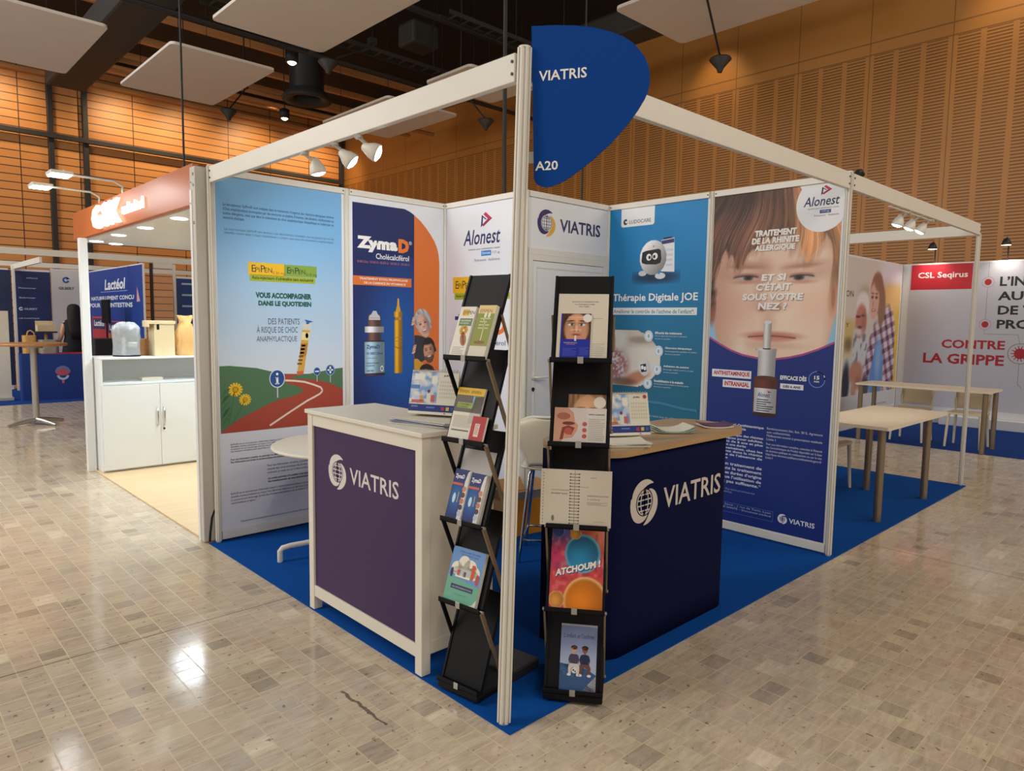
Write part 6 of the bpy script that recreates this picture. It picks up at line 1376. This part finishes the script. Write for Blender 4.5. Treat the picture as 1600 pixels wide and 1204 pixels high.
far_post(2.52, 12.84, 2.59, 'dark upright right of the blue wall with white lettering', 'dark_metal')
far_post(2.94, 12.84, 2.59, 'white upright right of the grey glass panel at the far left')
A = Art(); A.rect(.73, .1, 1.385, 2.46, '1d2a5c').up()
for t_, a, b, c, d in (('audispray', .961, 2.305, 1.161, 2.337), ('Physiomer', .819, 2.092, 1.124, 2.126), ('Stérimar', .822, 1.898, 1.111, 1.930), ('GILBERT', .90, 1.662, 1.129, 1.700), ('LAB COSMÉTIQUE', .80, 1.470, 1.155, 1.503)): A.text(t_, a, b, c, d, 'c6cbe0', .02)
A.ring(.845, 1.683, .018, .036, 'e6e8f0', .8, 5.9); A.poly([(.845, 1.683), (.88, 1.70), (.85, 1.71)], 'e6e8f0')
wall_board(.73, (.73, 15.76, 0), 0, .655, 2.50, A, 'navy panel with a column of white brand lettering at the far left', None, .01)
A = Art(); A.rect(1.40, .1, 2.05, 2.52, 'd9d2cc').up(); A.ring(1.672, 2.312, .030, .066, '36509c', .7, 6.0); A.poly([(1.672, 2.31), (1.75, 2.34), (1.69, 2.385)], '2f8fc0'); A.text('GILBERT', 1.53, 2.105, 1.82, 2.165, '4c4c54', .04)
wall_board(1.40, (1.40, 15.765, 0), 0, .65, 2.54, A, 'cream panel with a round blue emblem behind the dark-haired woman', None, .01)
A = Art(); A.rect(-2.0, .1, .70, 2.47, '1f2c4e').up(); A.rect(-1.2, .12, .42, 1.55, '9fb0a4'); A.text('pharma', -.35, 2.08, .30, 2.14, 'c6cbe0', .02)
wall_board(-2.0, (-2.0, 15.77, 0), 0, 2.66, 2.50, A, 'dark navy panel with a pale lower field at the left edge', None, .01)
t = thing('pale_banner', 'pale roll-up banner at the left edge behind the wooden table', 'banner', (.10, 13.6, .007))
MB().box(-.55, -.01, .06, .22, .01, 1.62).build('banner_sheet', 'paper', t); MB().box(-.57, -.10, 0, .24, .10, .06).build('base', 'alu', t, bevel=.01)
def lact(A):
    A.rect(-15.75, .10, -11.95, 2.50, '123a8c').up()
    A.text('Lactéol', -14.5, 2.085, -13.02, 2.30, 'e8eaf2', .03, .15); A.rect(-14.83, 2.045, -12.9, 2.058, '8aa4d8')
    A.text('NATURELLEMENT CONÇU', -15.85+.25, 1.865, -12.5, 1.965, 'e2e6f0', .03); A.text('POUR DES INTESTINS', -15.75, 1.735, -12.6, 1.825, 'e2e6f0', .03)
    A.rect(-15.6, 1.06, -14.5, 1.545, 'c8383c'); A.rect(-14.37, 1.08, -13.05, 1.46, 'c8383c').up(); A.rect(-15.55, 1.10, -14.55, 1.505, '2b2f5c'); A.rect(-14.33, 1.22, -13.1, 1.44, '16306e').up()
    A.text('Lactéol', -15.45, 1.34, -14.65, 1.47, 'e8eaf2', .03); A.text('Lactéol', -14.25, 1.27, -13.3, 1.38, 'e8eaf2', .03); A.rect(-15.55, 1.10, -14.55, 1.28, 'b93440'); A.rect(-14.33, 1.08, -13.1, 1.20, 'd4713c'); A.rect(-15.6, .98, -14.4, 1.02, '6a8ad0')
    A.poly([(-12.33, 1.83), (-12.13, 1.84), (-12.29, 2.11)], 'd89aa8')
A = Art(); lact(A)
wall_board(-15.75, (2.13, 15.75, 0), -PI/2, 3.8, 2.52, A, 'bright blue wall with white lettering and red boxes behind the white post', 'blue print with white lettering', .01)
t = thing('draped_desk', 'blue draped desk with a coloured emblem at the far left', 'desk', (.67, 13.32, .007), math.radians(-8))
MB().prism(rrect(-.26, 0, 1.15, .6, .05, 4), 0, .84).build('cloth', 'cloth_blue', t, bevel=.015)
MB().prism(rrect(.08, .03, 1.05, .5, .04, 4), .841, .85).build('runner', 'red', t)
A = Art(); A.ell(.40, .52, .12, .08, 'a8465c'); A.up(); A.ring(.40, .50, .08, .125, '5a6ea8', .2, 2.9, 16); A.ring(.40, .46, .06, .10, '9fb2dc', 3.3, 6.1, 16); A.rect(.38, .30, .42, .36, 'b4566a'); A.build('emblem', 'print_matte', t, (0, -.0165, 0))['label'] = 'red and blue emblem'
t = thing('tan_handbag', 'tan bag with silver wrap standing on the blue draped desk', 'bag', (.66, 13.50, .859))
MB().prism(rrect(-.16, -.10, .05, .10, .06, 4), 0, .33).build('bag_body', 'tan_bag', t, bevel=.04); MB().prism(rrect(.055, -.12, .40, .10, .09, 5), 0, .25).build('silver_wrap', 'silver_bag', t, bevel=.06)
MB().tube([(-.09, 0, .32), (-.07, 0, .40), (-.03, 0, .42), (.02, 0, .38), (.03, 0, .32)], .012, 8).build('handle', 'tan_bag', t)
t = thing('side_table', 'small dark side table with a cream box behind the blue desk', 'table', (1.0, 14.25, .007))
MB().box(-.17, -.15, 1.21, .17, .15, 1.24).build('table_top', 'dark_metal', t); MB().cyl((0, 0, 0), (0, 0, 1.21), .03, n=10).build('column', 'tan_bag', t)
t = thing('cream_box', 'cream open display box on the small dark side table', 'box', (1.0, 14.25, 1.248))
m = MB(); m.box(-.15, -.12, 0, .15, .12, .12); m.box(-.15, .10, .121, .15, .12, .2); m.build('box_body', 'cardboard_light', t)
t = thing('display_screen', 'black screen on a stand in front of the bright blue wall', 'screen', (1.86, 12.95, .007))
MB().box(-.14, -.22, 1.42, -.09, .22, 1.86).build('screen', 'black_plastic', t, bevel=.01); m = MB(); m.box(-.12, -.03, .02, -.10, .03, 1.42); m.box(-.3, -.2, 0, .08, .2, .02); m.build('stand', 'black_plastic', t)
t = thing('dark_counter', 'black counter behind the white post and wrapped machine', 'counter', (1.60, 11.0, 0))
MB().box(-.55, -.2, 0, .0, .25, 1.20).build('counter_body', 'black_cloth', t, bevel=.02)
t = thing('glass_partition', 'grey glass partition between dark and white uprights at the far left', 'partition', (2.56, 12.84, 0))
MB().box(0, -.004, .02, .35, .004, 2.50).build('pane', 'window_glass', t); m = MB(); m.box(0, -.015, 2.501, .35, .015, 2.60); m.box(0, -.015, 0, .35, .015, .02); m.build('rail', 'white_metal', t)
A = Art(); A.rect(2.97, .1, 3.9, 2.32, '123a7c').up()
for z in (2.20, 1.98, 1.76, 1.54): A.rect(3.07, z, 3.40, z+.035, 'aebbd6')
wall_board(2.97, (2.97, 12.84, 0), 0, .93, 2.36, A, 'blue panel with short white lines beside the brown paper bag', None, .01)

# ------------------------------------------------------------------ woman standing with her back to us at the far left
def skin_figure(name, verts, edges, radii, material, parent, root=0, sub=2):
    me = bpy.data.meshes.new(name); me.from_pydata(verts, edges, []); o = bpy.data.objects.new(name, me); COL.objects.link(o); o.parent = parent
    me.materials.append(M[material]); sk = o.modifiers.new('skin', 'SKIN')
    for i, r in enumerate(radii): me.skin_vertices[0].data[i].radius = r
    me.skin_vertices[0].data[root].use_root = True
    ss = o.modifiers.new('subdivision', 'SUBSURF'); ss.levels = sub; ss.render_levels = sub
    return o
t = thing('person', 'woman with long black hair in black clothes, seen from behind at far left', 'person', (1.46, 14.15, .008), math.radians(10))
V = [(0, 0, .96), (0, 0, 1.12), (0, .01, 1.30), (0, .01, 1.42), (0, .0, 1.50), (0, -.01, 1.56), (0, -.01, 1.66), (0, -.01, 1.735),
     (.10, 0, .90), (.10, -.01, .50), (.10, .02, .09), (.10, .12, .035), (-.10, 0, .90), (-.10, -.01, .50), (-.10, .02, .09), (-.10, .12, .035),
     (.17, .01, 1.40), (.22, .03, 1.14), (.20, .10, .93), (-.17, .01, 1.40), (-.23, .02, 1.14), (-.24, .16, .98)]
E = [(0, 1), (1, 2), (2, 3), (3, 4), (4, 5), (5, 6), (6, 7), (0, 8), (8, 9), (9, 10), (10, 11), (0, 12), (12, 13), (13, 14), (14, 15), (3, 16), (16, 17), (17, 18), (3, 19), (19, 20), (20, 21)]
R = [(.15, .11), (.125, .095), (.15, .11), (.13, .09), (.05, .05), (.055, .06), (.078, .095), (.055, .065), (.085, .085), (.058, .06), (.04, .042), (.042, .03), (.085, .085), (.058, .06), (.04, .042), (.042, .03), (.052, .052), (.042, .042), (.030, .030), (.052, .052), (.042, .042), (.030, .030)]
skin_figure('body', V, E, R, 'skin', t)
rows = [[(a*math.cos(q), b*math.sin(q)+.005, z) for q in np.linspace(0, 2*PI, 25)[:-1]] for z, a, b in ((.42, .25, .19), (.70, .235, .185), (.95, .205, .165), (1.14, .165, .135), (1.30, .185, .145), (1.40, .205, .13), (1.455, .15, .10), (1.49, .075, .07))]
MB().sweep(rows, closed=True).build('black_coat', 'black_cloth', t, solid=.006)
# long hair: open at the face (local +y), falling down the back
def arc(z, a, b, yo, gap):
    q0 = PI/2+gap; return [(a*math.cos(q)*(1+.03*math.sin(q*9)), b*math.sin(q)+yo, z) for q in np.linspace(q0, q0+2*PI-2*gap, 37)]
rows = [arc(*r) for r in ((1.10, .09, .03, -.145, .9), (1.25, .125, .035, -.13, .9), (1.42, .135, .06, -.085, .9), (1.52, .122, .085, -.045, .85), (1.60, .112, .105, -.022, .72), (1.67, .106, .115, -.014, .66), (1.715, .098, .108, -.012, .45), (1.75, .075, .085, -.012, .06), (1.772, .03, .035, -.012, .02))]
MB().sweep(rows).build('hair', 'hair_black', t, solid=.016)
m = MB(); m.X = Matrix.Translation((0, -.012, 1.765)); m.lathe([(.0005, .012), (.03, .010), (.05, 0), (.0005, -.002)], n=16); m.build('hair', 'hair_black', t)
for q in (-.032, .032):
    m = MB(); m.X = Matrix.Translation((q, .078, 1.668)); m.lathe([(.0005, -.009), (.010, -.005), (.013, 0), (.010, .005), (.0005, .009)], n=12); m.build('eye', 'hair_black', t)
    m = MB(); m.X = Matrix.Translation((q*2.45, -.005, 1.655)); m.lathe([(.0005, -.03), (.012, -.018), (.016, 0), (.014, .02), (.0005, .03)], n=10); m.build('ear', 'skin', t)
MB().tube([(0, .082, 1.672), (0, .098, 1.645), (0, .094, 1.632)], .009, 8, radii=[.006, .011, .008]).build('nose', 'skin', t)
MB().tube([(-.022, .080, 1.605), (0, .088, 1.603), (.022, .080, 1.605)], .006, 8).build('mouth', 'red', t)
def hand_mesh(p, d):
    m = MB(); p = Vector(p); d = Vector(d).normalized(); s = d.cross(Vector((1, 0, 0))).normalized(); n = d.cross(s)
    m.tube([p, p+d*.045, p+d*.085], .03, 8, radii=[.020, .030, .027])
    for k, L in enumerate((.060, .072, .068, .052)):
        b = p+d*.08+s*(k-1.5)*.016; m.tube([b, b+d*L*.5+n*.006, b+d*L*.8+n*.022], .0075, 6)
    b = p+d*.03+s*.026; m.tube([b, b+s*.022+d*.028, b+s*.026+d*.055+n*.01], .009, 6)
    return m
hand_mesh((.20, .105, .925), (-.1, .5, -.8)).build('hand', 'skin', t); hand_mesh((-.24, .165, .975), (.2, .8, -.3)).build('hand', 'skin', t)
